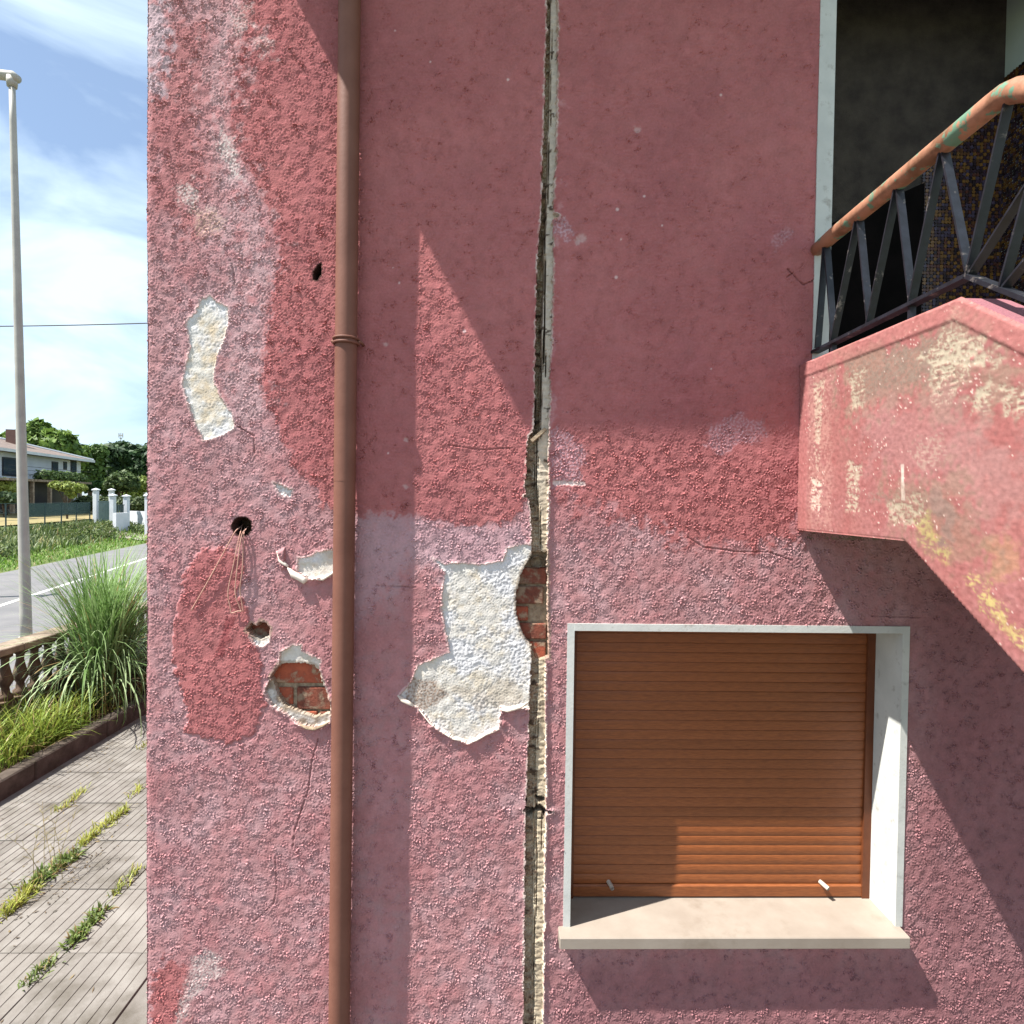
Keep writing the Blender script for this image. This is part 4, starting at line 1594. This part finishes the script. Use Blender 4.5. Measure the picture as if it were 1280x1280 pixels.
# weeds in the paving joints
def weed(px0, py0, px1, py1, n, hgt, colA, colB, label, seed, leafy=False, grp=None, wide=.02):
    a, b_ = on_z(px0, py0, 0), on_z(px1, py1, 0)
    mid = (a + b_) / 2
    # keep on the joint line
    def wb(r):
        t = r.random()
        q = a.lerp(b_, t)
        return (q.x + r.normal(0, wide), q.y + r.normal(0, wide), -.006)
    dta = blades(int(n * (.6 if not leafy else 1.0)), wb, lambda r: r.uniform(.35, 1.0) * hgt, .6 if not leafy else 1.0, 1.3, .0035 if not leafy else .006, colA, colB, seed, seg=4, dry=.12)
    plant('weed_clump', Vector((mid.x, mid.y, -.006)), dta, label, 'weeds', group=grp or 'weeds in the paving joints')


YA, YB = lin(128, 140, 52), lin(176, 176, 84)
DA, DB = lin(78, 100, 44), lin(120, 136, 70)
weed(4, 1146, 40, 1112, 420, .10, YA, YB, 'grassy weed strip at the wide end of the middle paving joint', 61)
weed(36, 1110, 96, 1068, 420, .10, DA, DB, 'dark leafy weed clump in the middle paving joint', 62, True, wide=.03)
weed(98, 1060, 160, 1010, 520, .09, YA, YB, 'bright yellow green weed strip in the middle paving joint', 63)
weed(72, 1016, 108, 985, 260, .07, YA, YB, 'small faded weed tuft in the joint nearest the planter kerb', 64)
weed(30, 1234, 66, 1200, 200, .07, DA, DB, 'thin weeds low in the joint closest to the pink wall', 65)
weed(86, 1184, 130, 1136, 260, .08, DA, DB, 'spiky weed patch midway along the joint closest to the pink wall', 66, True)
weed(140, 1120, 176, 1084, 200, .07, DA, YB, 'little weed tufts at the far end of the joint closest to the pink wall', 67)
weed(164, 998, 176, 984, 80, .09, YA, YB, 'single weed tuft by the house corner in the middle joint', 68)
weed(174, 938, 184, 930, 60, .08, YA, YB, 'tiny weed tuft beyond the house corner near the planter', 69)
# dry stalks standing over the leafy clump
a = on_z(55, 1100, 0)
m = MB()
rg = random.Random(5)
for k in range(7):
    p = Vector((a.x + rg.uniform(-.12, .12), a.y + rg.uniform(-.12, .12), -.008))
    pts = [p]
    d = Vector((rg.uniform(-.3, .2), rg.uniform(-.2, .2), 1)).normalized()
    for j in range(5):
        d = (d + Vector((rg.uniform(-.15, .15), rg.uniform(-.15, .15), 0))).normalized()
        pts.append(pts[-1] + d * .09)
    m.tube(pts, [.002, .0018, .0016, .0014, .0012, .0008], 5)
    for j in range(2, 6):
        for q in range(3):
            e = pts[j] + Vector((rg.uniform(-.05, .05), rg.uniform(-.05, .05), rg.uniform(0, .05)))
            m.tube([pts[j], e], [.001, .0014], 4)
o = m.build('dry_stalks', pmat('dry_stalk', lin(150, 132, 90), lin(110, 110, 60), .9, 20), None, (a.x, a.y, -.008))
tag(o, 'thin dry seed stalks standing over the leafy paving weeds', 'weeds')

# leaf litter and grit along the kerb and round the weeds
lr = np.random.default_rng(77)
LV, LF, LC = [], [], []
for k in range(900):
    if k < 420:
        c_ = Vector((KX + .03 + abs(lr.normal(0, .22)), lr.uniform(-.5, 8.5), .004))
    elif k < 640:
        q_ = on_z(60, 1100, 0)
        c_ = Vector((q_.x + lr.normal(0, .16), q_.y + lr.normal(0, .3), .004))
    else:
        c_ = Vector((lr.uniform(KX + .05, X0 - .1), lr.uniform(.2, 8.5), .004))
    a_ = lr.uniform(0, 6.28)
    l_, w_ = lr.uniform(.004, .022), lr.uniform(.002, .007)
    d_ = Vector((math.cos(a_), math.sin(a_), lr.uniform(-.2, .3)))
    e_ = Vector((-math.sin(a_), math.cos(a_), lr.uniform(-.3, .3)))
    n0 = len(LV)
    for s1, s2 in ((-1, 0), (0, -1), (1, 0), (0, 1)):
        q_ = c_ + d_ * l_ * s1 + e_ * w_ * s2
        LV.append((q_.x, q_.y, max(q_.z, .001)))
    LF.append((n0, n0 + 1, n0 + 2, n0 + 3))
    cc_ = [lin(110, 92, 66), lin(84, 70, 52), lin(140, 124, 92), lin(96, 92, 84)][int(lr.integers(4))]
    LC += [cc_] * 4
o = link('leaf_litter', np_mesh('leaf_litter', np.array(LV), np.array(LF), M['blade'], np.array(LC), False), None, (0, 0, 0))
tag(o, 'dry leaf litter and grit scattered on the grooved paving', 'litter', kind='stuff')

# ================================================================== STREET LAMP, CABLE
lb_ = on_z(33.5, 818, -.05)
ld_ = lb_.y - CAM.y
lt = at(15, 101, ld_ + .0)
lamp = empty('street_lamp', lb_, 'tall pale metal street lamp standing beyond the balustrade', 'street lamp')
n = 14
pts = [lb_.lerp(lt, i / n) for i in range(n + 1)]
MB().tube(pts, [.084 - .040 * i / n for i in range(n + 1)], 20).build('pole', M['steel'], lamp, smooth=True)
MB().tube([lb_, lb_ + Vector((0, 0, .03))], .17, 16).tube([lb_ + Vector((0, 0, .03)), lb_ + Vector((0, 0, .30))], [.125, .11], 16).build('base_flange', M['steel'], lamp)
hd = at(22, 95, ld_)
arm = [lt + Vector((0.0, 0, -.05)), lt + Vector((.05, 0, .03)), lt + Vector((-.02, 0, .10)), lt + Vector((-.5, -.02, .14)), lt + Vector((-1.3, -.05, .22))]
MB().tube([lt + Vector((.0, 0, -.10)), lt + Vector((.0, 0, .05))], [.07, .085], 14).build('pole_cap', M['steel'], lamp, smooth=True)
MB().tube([lt + Vector((.10, 0, .02)), lt + Vector((.02, 0, .07)), lt + Vector((-.4, -.02, .10)), lt + Vector((-1.2, -.05, .17))], [.06, .08, .07, .06], 14).build('arm', M['steel'], lamp, smooth=True)
hm = MB().bbox(lt.x - 1.95, lt.x - 1.15, lt.y - .20, lt.y + .10, lt.z + .10, lt.z + .25, .04)
hm.build('lamp_head', M['steel'], lamp)
MB().box(lt.x - 1.88, lt.x - 1.3, lt.y - .16, lt.y + .06, lt.z + .085, lt.z + .101).build('lamp_lens', M['lampglass'], lamp)

ca, cb = at(-190, 408, 14.5), at(430, 392, 17.5)
for (q, lab) in ((ca, 'timber utility pole carrying the cable far down the road side'), (cb, 'timber utility pole carrying the cable behind the house')):
    g_ = float(gz(q.x, q.y))
    up_ = empty('utility_pole', (q.x, q.y, g_), lab, 'utility pole')
    MB().tube([(q.x, q.y, g_), (q.x, q.y, q.z + .3)], [.13, .09], 12).build('pole', M['timber'], up_, smooth=True)
    MB().box(q.x - .05, q.x + .05, q.y - .35, q.y + .35, q.z - .06, q.z + .04).build('crossarm', M['timber'], up_)
pts = []
for i in range(25):
    t = i / 24
    q = ca.lerp(cb, t)
    q.z -= .12 * 4 * t * (1 - t)
    pts.append(q)
m = MB().tube(pts, .014, 6)
o = m.build('overhead_cable', M['wire'], None, ca)
tag(o, 'thin black overhead cable crossing the sky behind the lamp', 'cable')

# ================================================================== FAR SIDE: bank, fence, house, trees
def quads_leaf(blobs, n, size, colA, colB, seed, shell=.35):
    r = np.random.default_rng(seed)
    vol = np.array([b_[1][0] * b_[1][1] * b_[1][2] for b_ in blobs]) ** .67
    pick = r.choice(len(blobs), n, p=vol / vol.sum())
    cen = np.array([b_[0] for b_ in blobs])[pick]
    rad = np.array([b_[1] for b_ in blobs])[pick]
    d = r.standard_normal((n, 3))
    d /= np.linalg.norm(d, axis=1)[:, None]
    rr = (1 - shell * np.abs(r.standard_normal(n)) * .8).clip(.1, 1.15)
    lump = 1 + .13 * np.sin(d[:, 0] * 7 + pick * 1.7) * np.cos(d[:, 2] * 6 + pick) + .08 * np.sin(d[:, 1] * 13 + pick)
    p = cen + d * rad * (rr * lump)[:, None]
    nn = d + r.standard_normal((n, 3)) * .7 + np.array((0, 0, .3))
    nn /= np.linalg.norm(nn, axis=1)[:, None]
    t = np.cross(nn, r.standard_normal((n, 3)))
    t /= np.linalg.norm(t, axis=1)[:, None]
    b2_ = np.cross(nn, t)
    s = size * r.uniform(.5, 1.25, n)[:, None]
    V = np.stack([p - t * s, p - b2_ * s * .55, p + t * s, p + b2_ * s * .55], 1).reshape(-1, 3)
    F = np.arange(n * 4).reshape(n, 4)
    m_ = r.random(n)[:, None]
    c = np.array(colA) * (1 - m_) + np.array(colB) * m_
    c = c * r.uniform(.75, 1.2, n)[:, None]
    return V, F, np.repeat(c, 4, 0)


def tree(name, base, blobs, n, size, cA, cB, label, seed, trunk=.25, group=None, cat='tree', limbs=5):
    t = empty(name, base, label, cat, group)
    v, f, c = quads_leaf(blobs, n, size, cA, cB, seed)
    o = link('crown', np_mesh('crown', v - np.array(base), f, M['foliage'], c, False), t, base)
    top = Vector(blobs[0][0])
    b_ = Vector(base)
    m = MB()
    mid = b_.lerp(top, .55)
    m.tube([b_, b_.lerp(top, .3) + Vector((trunk * .3, 0, 0)), mid, top], [trunk, trunk * .8, trunk * .6, trunk * .2], 9)
    for (c_, r_) in blobs[1:1 + limbs]:
        m.tube([b_.lerp(top, .42), Vector(c_)], [trunk * .45, trunk * .12], 6)
    m.build('trunk', M['bark'], t, smooth=True)
    return t


def B(px, py, depth, rpx, k=(1, 1, 1)):
    c = at(px, py, depth)
    r_ = rpx * depth / FPX
    return ((c.x, c.y, c.z), (r_ * k[0], r_ * k[1], r_ * k[2]))


def gbase(px, depth):
    q = at(px, 620, depth)
    return (q.x, q.y, float(gz(q.x, q.y)) - .02)


FA, FB = lin(74, 100, 44), lin(122, 146, 70)
DKA, DKB = lin(36, 56, 36), lin(62, 86, 48)
tree('broadleaf_tree', gbase(45, 76), [B(46, 556, 76, 24), B(20, 558, 76, 15), B(72, 560, 76, 22), B(50, 540, 76, 13), B(12, 548, 77, 8), B(92, 570, 77, 16), B(5, 565, 76, 12), B(35, 560, 76, 15)],
     9000, .55, FA, FB, 'large light green broadleaf tree rising behind the far white house', 71, .4)
tree('broadleaf_tree', gbase(112, 82), [B(112, 572, 82, 14), B(104, 578, 82, 12), B(122, 566, 82, 10), B(112, 590, 82, 14)],
     4200, .5, lin(60, 84, 42), lin(100, 124, 60), 'mid green tree between the far house and the dark pines', 72, .3)
tree('pine_tree', gbase(150, 88), [B(150, 568, 88, 20, (1.3, 1, .75)), B(132, 572, 88, 13), B(170, 572, 88, 17, (1.2, 1, .9)), B(150, 586, 88, 18), B(175, 590, 88, 18), B(130, 592, 88, 14), B(190, 580, 88, 18)],
     9000, .5, DKA, DKB, 'wide dark umbrella pine behind the roadside gates', 73, .5)
tree('pine_tree', gbase(205, 92), [B(206, 575, 92, 20), B(190, 590, 92, 16), B(222, 590, 92, 18)],
     4200, .5, DKA, DKB, 'dark pine partly hidden by the pink house corner', 74, .45)
tree('round_shrub', gbase(153, 60), [B(153, 602, 60, 15, (1.15, 1, .85)), B(142, 606, 60, 10), B(164, 605, 60, 10)],
     3000, .22, lin(62, 82, 44), lin(96, 112, 66), 'round grey green shrub standing before the dark pines', 75, .15, cat='shrub')
tree('garden_hedge', gbase(122, 62), [B(122, 608, 62, 9, (1.6, 1, .8)), B(134, 607, 62, 7, (1.5, 1, .8))],
     1800, .18, lin(46, 70, 34), lin(84, 116, 52), 'clipped dark hedge behind the white gate posts', 76, .1, cat='hedge')
tree('vine_shrub', gbase(84, 46), [B(82, 608, 46, 9, (1.7, 1, .65)), B(70, 606, 46, 6, (1.4, 1, .7)), B(98, 610, 46, 7, (1.4, 1, .7)), B(90, 616, 46, 6)],
     2600, .16, lin(104, 122, 52), lin(146, 154, 80), 'yellow green vine shrub trained above the field fence', 77, .08, cat='shrub')
tree('garden_shrub', gbase(8, 46), [B(6, 608, 46, 11, (1.4, 1, .9)), B(16, 612, 46, 9), B(-8, 606, 46, 12)],
     2600, .16, lin(126, 140, 60), lin(170, 176, 90), 'pale green bushy shrub left of the lamp pole', 78, .1, cat='shrub')
tree('garden_hedge', gbase(6, 44), [B(2, 622, 44, 9, (2.4, 1, .8)), B(20, 624, 44, 7, (1.8, 1, .7))],
     2200, .16, lin(50, 72, 44), lin(84, 102, 66), 'dark green hedge at the field edge below the pale shrub', 79, .1, cat='hedge')
tree('garden_shrub', gbase(172, 70), [B(170, 614, 70, 9), B(180, 606, 70, 10), B(160, 618, 70, 7)],
     1600, .22, lin(96, 116, 50), lin(140, 150, 76), 'light green shrub behind the low white wall', 80, .1, cat='shrub')
wv, wf, wc = quads_leaf([B(x, 588 + 6 * math.sin(x), 125, 26, (1.2, .8, 1)) for x in range(-60, 700, 20)], 20000, .9, lin(44, 64, 38), lin(78, 98, 52), 81)
wo = at(100, 620, 125)
o = link('far_wood', np_mesh('far_wood', wv - np.array((wo.x, wo.y, 1.4)), wf, M['foliage'], wc, False), None, (wo.x, wo.y, 1.4))
tag(o, 'distant dark wood closing the view behind the pines', 'wood', kind='stuff')

# antenna mast above the trees
q0, q1 = at(151, 575, 140), at(151, 541, 140)
mast = empty('antenna_mast', (q0.x, q0.y, float(gz(q0.x, q0.y))), 'thin antenna mast poking above the dark pines', 'mast')
MB().tube([(q0.x, q0.y, float(gz(q0.x, q0.y))), (q0.x, q0.y, q1.z)], [.14, .07], 8).build('pole', M['steel'], mast)
MB().box(q1.x - .5, q1.x + .5, q1.y - .06, q1.y + .06, q1.z - .7, q1.z - .5).box(q1.x - .06, q1.x + .06, q1.y - .4, q1.y + .4, q1.z - 1.4, q1.z - 1.2).box(
    q1.x - .5, q1.x - .35, q1.y - .07, q1.y + .07, q1.z - 1.1, q1.z - .1).box(q1.x + .35, q1.x + .5, q1.y - .07, q1.y + .07, q1.z - 1.1, q1.z - .1).build('antenna', M['steel'], mast)

# field: dry grass area beyond the fence (one sheet just above the meadow)
fv, ff = [], []
TS, SS = np.linspace(-6, 46, 30), np.linspace(9, 25, 12)
for t in TS:
    for s in SS:
        x, y = edge_pt(t, s)
        fv.append((x, y, float(gz(x, y)) + .10))
for i in range(len(TS) - 1):
    for j in range(len(SS) - 1):
        a_ = i * len(SS) + j
        ff.append((a_, a_ + 1, a_ + len(SS) + 1, a_ + len(SS)))
o = MB().add(fv, ff).build('mown_field', pmat('dry_mown_field', lin(140, 124, 88), lin(122, 114, 76), 1.0, .8, .02, 6), None)
tag(o, kind='structure')

# roadside bank vegetation
def bank(n, t0, t1, s0, s1, hgt, cA, cB, seed, w, arch=1.2):
    def bf(r):
        x, y = edge_pt(r.uniform(t0, t1), r.uniform(s0, s1))
        return (x, y, float(gz(x, y)) - .02)
    return blades(n, bf, lambda r: hgt * r.uniform(.5, 1.2), .5, arch, w, cA, cB, seed, seg=3, dry=.05)


parts = [bank(5200, -3, 30, .1, 2.6, .22, lin(92, 128, 44), lin(120, 152, 60), 91, .022),
         bank(5200, -3, 30, 1.8, 6.8, .48, lin(62, 82, 42), lin(104, 116, 66), 92, .026),
         bank(900, 14, 26, .6, 5.0, .34, lin(92, 132, 38), lin(128, 158, 54), 93, .026)]
off = 0
fs_ = []
for p_ in parts:
    fs_.append(p_[1] + off)
    off += len(p_[0])
x, y = edge_pt(12, 3)
o = link('bank_grass', np_mesh('bank_grass', np.concatenate([p_[0] for p_ in parts]) - np.array((x, y, 0)), np.concatenate(fs_), M['blade'], np.concatenate([p_[2] for p_ in parts])), None, (x, y, 0))
tag(o, 'rough green grass and weeds on the roadside bank', 'grass', kind='stuff')

bb_ = []
brg = random.Random(9)
for k in range(46):
    x, y = edge_pt(brg.uniform(-3, 26), brg.uniform(2.2, 6.6))
    rr_ = brg.uniform(.25, .6)
    bb_.append(((x, y, float(gz(x, y)) + rr_ * .35), (rr_ * 1.3, rr_ * 1.3, rr_ * .8)))
v, f, c = quads_leaf(bb_, 7000, .085, lin(58, 78, 40), lin(108, 118, 66), 96)
x, y = edge_pt(10, 4.5)
o = link('bank_brambles', np_mesh('bank_brambles', v - np.array((x, y, .3)), f, M['foliage'], c, False), None, (x, y, .3))
tag(o, 'tangled low brambles covering the roadside bank below the fence', 'brambles', kind='stuff')
tree('garden_hedge', gbase(150, 56), [B(x_, 628 + (x_ % 3), 56, 9, (1.3, 1, 1.1)) for x_ in range(104, 200, 9)],
     5200, .17, lin(48, 66, 40), lin(92, 104, 62), 'long rough hedge filling the garden behind the gates', 97, .08, cat='hedge')

# fence with netting
f0 = gbase(118, 41)
fence = None
fd = Vector((0.215, -0.9766, 0))
fence = empty('wire_fence', (f0[0], f0[1], f0[2]), 'green netted wire fence along the field above the bank', 'fence')
for k in range(9):
    q = Vector(f0) + fd * (1.9 * k + .7)
    g_ = float(gz(q.x, q.y))
    MB().tube([(q.x, q.y, g_ - .1), (q.x, q.y, g_ + 1.5)], .035, 8).build('post', M['fgreen'], fence)
for k in range(8):
    a_ = Vector(f0) + fd * (1.9 * k + .7)
    b_ = Vector(f0) + fd * (1.9 * (k + 1) + .7)
    ga, gb = float(gz(a_.x, a_.y)), float(gz(b_.x, b_.y))
    if k < 4:
        m = MB().add([(a_.x, a_.y, ga + .75), (b_.x, b_.y, gb + .75), (b_.x, b_.y, gb + 1.46), (a_.x, a_.y, ga + 1.46),
                      (a_.x + .012, a_.y, ga + .75), (b_.x + .012, b_.y, gb + .75), (b_.x + .012, b_.y, gb + 1.46), (a_.x + .012, a_.y, ga + 1.46)],
                     [(0, 1, 2, 3), (7, 6, 5, 4), (0, 4, 5, 1), (2, 6, 7, 3)])
        m.build('netting', M['net'], fence)
    m = MB()
    for z in (.25, .6, 1.0, 1.48):
        m.tube([(a_.x, a_.y, ga + z), (b_.x, b_.y, gb + z)], .008, 5)
    m.build('fence_wire', M['fgreen'], fence)

# gate posts and gate
def gate_post(px, pytop, pybot, depth, label, wpx):
    b_ = at(px, pybot, depth)
    t_ = at(px, pytop, depth)
    g_ = float(gz(b_.x, b_.y)) - .05
    w_ = wpx * depth / FPX / 2
    gp = empty('gate_post', (b_.x, b_.y, g_), label, 'gate post', 'white gate posts')
    MB().bbox(b_.x - w_, b_.x + w_, b_.y - w_, b_.y + w_, g_, t_.z - .16, .02).build('shaft', M['fwall'], gp)
    c = w_ + .05
    zt = t_.z
    m = MB().box(b_.x - c, b_.x + c, b_.y - c, b_.y + c, zt - .159, zt - .10)
    m.add([(b_.x - c, b_.y - c, zt - .0995), (b_.x + c, b_.y - c, zt - .0995), (b_.x + c, b_.y + c, zt - .0995), (b_.x - c, b_.y + c, zt - .0995), (b_.x, b_.y, zt)],
          [(0, 1, 4), (1, 2, 4), (2, 3, 4), (3, 0, 4), (3, 2, 1, 0)])
    m.build('cap', M['fwall'], gp)
    return b_, g_


gA = gate_post(120, 610, 646, 41, 'tall white gate post where the netted fence ends', 5.0)
gate_post(139.5, 610.5, 645, 46, 'white gate post seen just behind another post', 4.6)
gB = gate_post(141, 617, 646, 40, 'white gate post beside the sloping white wing wall', 5.4)
gC = gate_post(158, 618, 646, 42, 'white gate post at the near end of the low white wall', 5.4)
gD = gate_post(184.5, 617, 652, 38, 'white gate post against the pink house corner', 5.0)


def sheet(pA, pB, z0, z1, name, label, cat, mat, th=.06, parts_=None):
    a_, b_ = Vector((pA.x, pA.y, 0)), Vector((pB.x, pB.y, 0))
    d = (b_ - a_).normalized()
    n_ = Vector((-d.y, d.x, 0)) * th / 2
    m = MB().prism_z([(a_ - n_)[:2], (b_ - n_)[:2], (b_ + n_)[:2], (a_ + n_)[:2]], z0, z1)
    return m


gate = empty('metal_gate', (gA[0].x, gA[0].y, gA[1]), 'dark green sheet metal gate between the white posts', 'gate')
pa_, pb_ = gA[0], gB[0]
dd_ = (pb_ - pa_)
for i in range(6):
    a_ = pa_ + dd_ * (.17 + .11 * i)
    b_ = pa_ + dd_ * (.17 + .11 * i + .10)
    sheet(a_, b_, gA[1] + .12, gA[1] + 1.55, '', '', '', None, .03).build('gate_board', M['fgreen'], gate)
sheet(pa_ + dd_ * .14, pa_ + dd_ * .86, gA[1] + 1.56, gA[1] + 1.62, '', '', '', None, .05).build('gate_frame', M['fgreen'], gate)
gate = empty('metal_gate', (gB[0].x, gB[0].y, gB[1]), 'dark green pedestrian gate beside the sloping white wing wall', 'gate')
pa_, pb_ = gB[0], gC[0]
dd_ = (pb_ - pa_)
for i in range(4):
    sheet(pa_ + dd_ * (.2 + .16 * i), pa_ + dd_ * (.2 + .16 * i + .10), gB[1] + .15, gB[1] + 1.45, '', '', '', None, .03).build('gate_bar', M['fgreen'], gate)
sheet(pa_ + dd_ * .16, pa_ + dd_ * .84, gB[1] + 1.451, gB[1] + 1.5, '', '', '', None, .05).build('gate_frame', M['fgreen'], gate)
a_, b_ = at(143, 650, 37.5), at(160, 651, 38.5)
ga_ = float(gz(a_.x, a_.y)) - .06
w_ = sheet(a_, b_, ga_, at(150, 641, 38).z, '', '', '', None, .25).build('low_wall', M['fwall'], None, (a_.x, a_.y, ga_))
tag(w_, 'short white wing wall on the grass in front of the gates', 'wall')
a_, b_ = at(161, 648, 43), at(186, 648, 42)
ga_ = float(gz(b_.x, b_.y)) - .06
w_ = sheet(a_, b_, ga_, at(172, 640, 40.5).z, '', '', '', None, .2).build('low_wall', M['fwall'], None, (a_.x, a_.y, ga_))
tag(w_, 'low white garden wall running towards the pink house corner', 'wall')
# light driveway from the gate to the road
dv0 = [edge_pt(15.5, .2), edge_pt(19.0, .2), edge_pt(19.5, 5.6), edge_pt(16.8, 5.6)]
m = MB()
rows = 8
vv = []
for i in range(rows + 1):
    t = i / rows
    for (p_, q_) in ((dv0[0], dv0[3]), (dv0[1], dv0[2])):
        x, y = p_[0] + (q_[0] - p_[0]) * t, p_[1] + (q_[1] - p_[1]) * t
        vv.append((x, y, float(gz(x, y)) + .06))
m.add(vv, [(2 * i, 2 * i + 1, 2 * i + 3, 2 * i + 2) for i in range(rows)])
tag(m.build('driveway', pmat('pale_gravel', lin(140, 134, 124), lin(126, 118, 108), .95, 3), None), kind='structure')

# far white house: local frame u along the facade, v away from it
hA = at(-60, 640, 43)
hB = at(101, 640, 62)
hu = Vector((hB.x - hA.x, hB.y - hA.y, 0))
HL = hu.length
hu.normalize()
hv = Vector((-hu.y, hu.x, 0))
if hv.x > 0:
    hv = -hv
hg = 1.40
fh = empty('white_house', (hA.x, hA.y, hg), 'white two storey house with low clay roof across the road', 'house')


def hbox(u0, u1, v0, v1, z0, z1):
    P_ = []
    for (u_, v_) in ((u0, v0), (u1, v0), (u1, v1), (u0, v1)):
        q = Vector((hA.x, hA.y, 0)) + hu * u_ + hv * v_
        P_.append((q.x, q.y))
    return MB().prism_z(P_, z0, z1)


def hpt(u_, v_, z_):
    q = Vector((hA.x, hA.y, 0)) + hu * u_ + hv * v_
    return (q.x, q.y, z_)


def hu_at(px):
    """u where the photo column px meets the facade"""
    d = ray(px, 620)
    o_ = Vector((CAM.x, CAM.y))
    den = d.x * hu.y - d.y * hu.x
    t = ((hA.x - o_.x) * hu.y - (hA.y - o_.y) * hu.x) / den
    q = Vector((o_.x + d.x * t, o_.y + d.y * t, 0))
    return (q - Vector((hA.x, hA.y, 0))).dot(hu), q


def hz(px, py):
    u_, q = hu_at(px)
    d = ray(px, py)
    t = (q.y - CAM.y) / d.y
    return CAM.z + d.z * t


EZ = hz(100, 577)
UF = hz(85, 601)
print('far house', HL, 'eave', EZ, hz(5, 567), 'upper floor', UF)
hbox(0, HL, 0, 9, hg - .3, EZ).build('wall', M['fwall'], fh)
OV = .9
rz = EZ + 1.7
roof = MB().add([hpt(-OV, -OV, EZ + .001), hpt(HL + OV, -OV, EZ + .001), hpt(HL + OV, 9 + OV, EZ + .001), hpt(-OV, 9 + OV, EZ + .001), hpt(5, 4.5, rz), hpt(HL - 5, 4.5, rz),
                 hpt(-OV, -OV, EZ + .2), hpt(HL + OV, -OV, EZ + .2), hpt(HL + OV, 9 + OV, EZ + .2), hpt(-OV, 9 + OV, EZ + .2)],
                [(0, 1, 2, 3), (0, 1, 7, 6), (1, 2, 8, 7), (2, 3, 9, 8), (3, 0, 6, 9), (6, 7, 5, 4), (8, 9, 4, 5), (7, 8, 5), (9, 6, 4)]).build('roof', M['froof'], fh)
m = MB().tube([hpt(HL + OV - .1, -OV + .1, EZ + .25), hpt(HL - 5, 4.5, rz + .05)], .12, 6)
m.build('hip_ridge', M['fwall'], roof)
hbox(-OV - .02, HL + OV + .02, -OV - .03, -OV - .001, EZ - .02, EZ + .22).build('fascia', M['fwall'], roof)
uc, _ = hu_at(60)
hbox(uc - .6, uc + .6, 2.0, 3.0, EZ + .8, EZ + 2.4).build('chimney', M['fchim'], roof)
for (pxa, pxb, pya, pyb) in ((65, 72, 578, 589), (79.5, 83, 578, 586), (88.5, 95, 577, 591), (3, 21, 573, 594), (80, 84, 592, 600)):
    u0_, u1_ = hu_at(pxa)[0], hu_at(pxb)[0]
    pm = (pxa + pxb) / 2
    zt_, zb_ = hz(pm, pya), hz(pm, pyb)
    wv_ = hbox(u0_ - .07, u1_ + .07, -.04, -.002, zb_ - .07, zt_ + .07).build('window', M['fdark'], fh)
    hbox(u0_ + .05, u1_ - .05, -.06, -.041, zb_ + .05, zt_ - .05).build('pane', M['fglass'], wv_)
u0_, u1_ = hu_at(-40)[0], hu_at(76)[0]
zf = hz(50, 601)
terr = hbox(u0_, u1_, -2.6, -.001, zf - .18, zf).build('terrace', M['concrete'], fh)
hbox(u0_, u1_ - .3, -1.2, -.02, hg, zf - .19).build('garage_opening', M['fdark'], fh)
for i in range(5):
    uu_ = u0_ + (u1_ - u0_) * (i + .3) / 5
    hbox(uu_ - .12, uu_ + .12, -2.5, -2.26, hg - .3, zf - .181).build('pillar', M['concrete'], terr)
for zz_ in (.35, .65, .95):
    hbox(u0_, u1_, -2.55, -2.51, zf + zz_, zf + zz_ + .03).build('rail', M['fdark'], terr)
bl = []
for i in range(12):
    uu_ = hu_at(18)[0] + (u1_ - hu_at(18)[0] - 1.5) * i / 11
    q = hpt(uu_, -2.0, zf + .35)
    bl.append((q, (.8, .7, .5)))
v, f, c = quads_leaf(bl, 2600, .16, lin(60, 84, 44), lin(96, 116, 64), 95)
o = link('terrace_planting', np_mesh('terrace_planting', v - np.array((hA.x, hA.y, hg)), f, M['foliage'], c, False), fh, (hA.x, hA.y, hg))
print('objects', len(bpy.data.objects), 'slats', nsl)
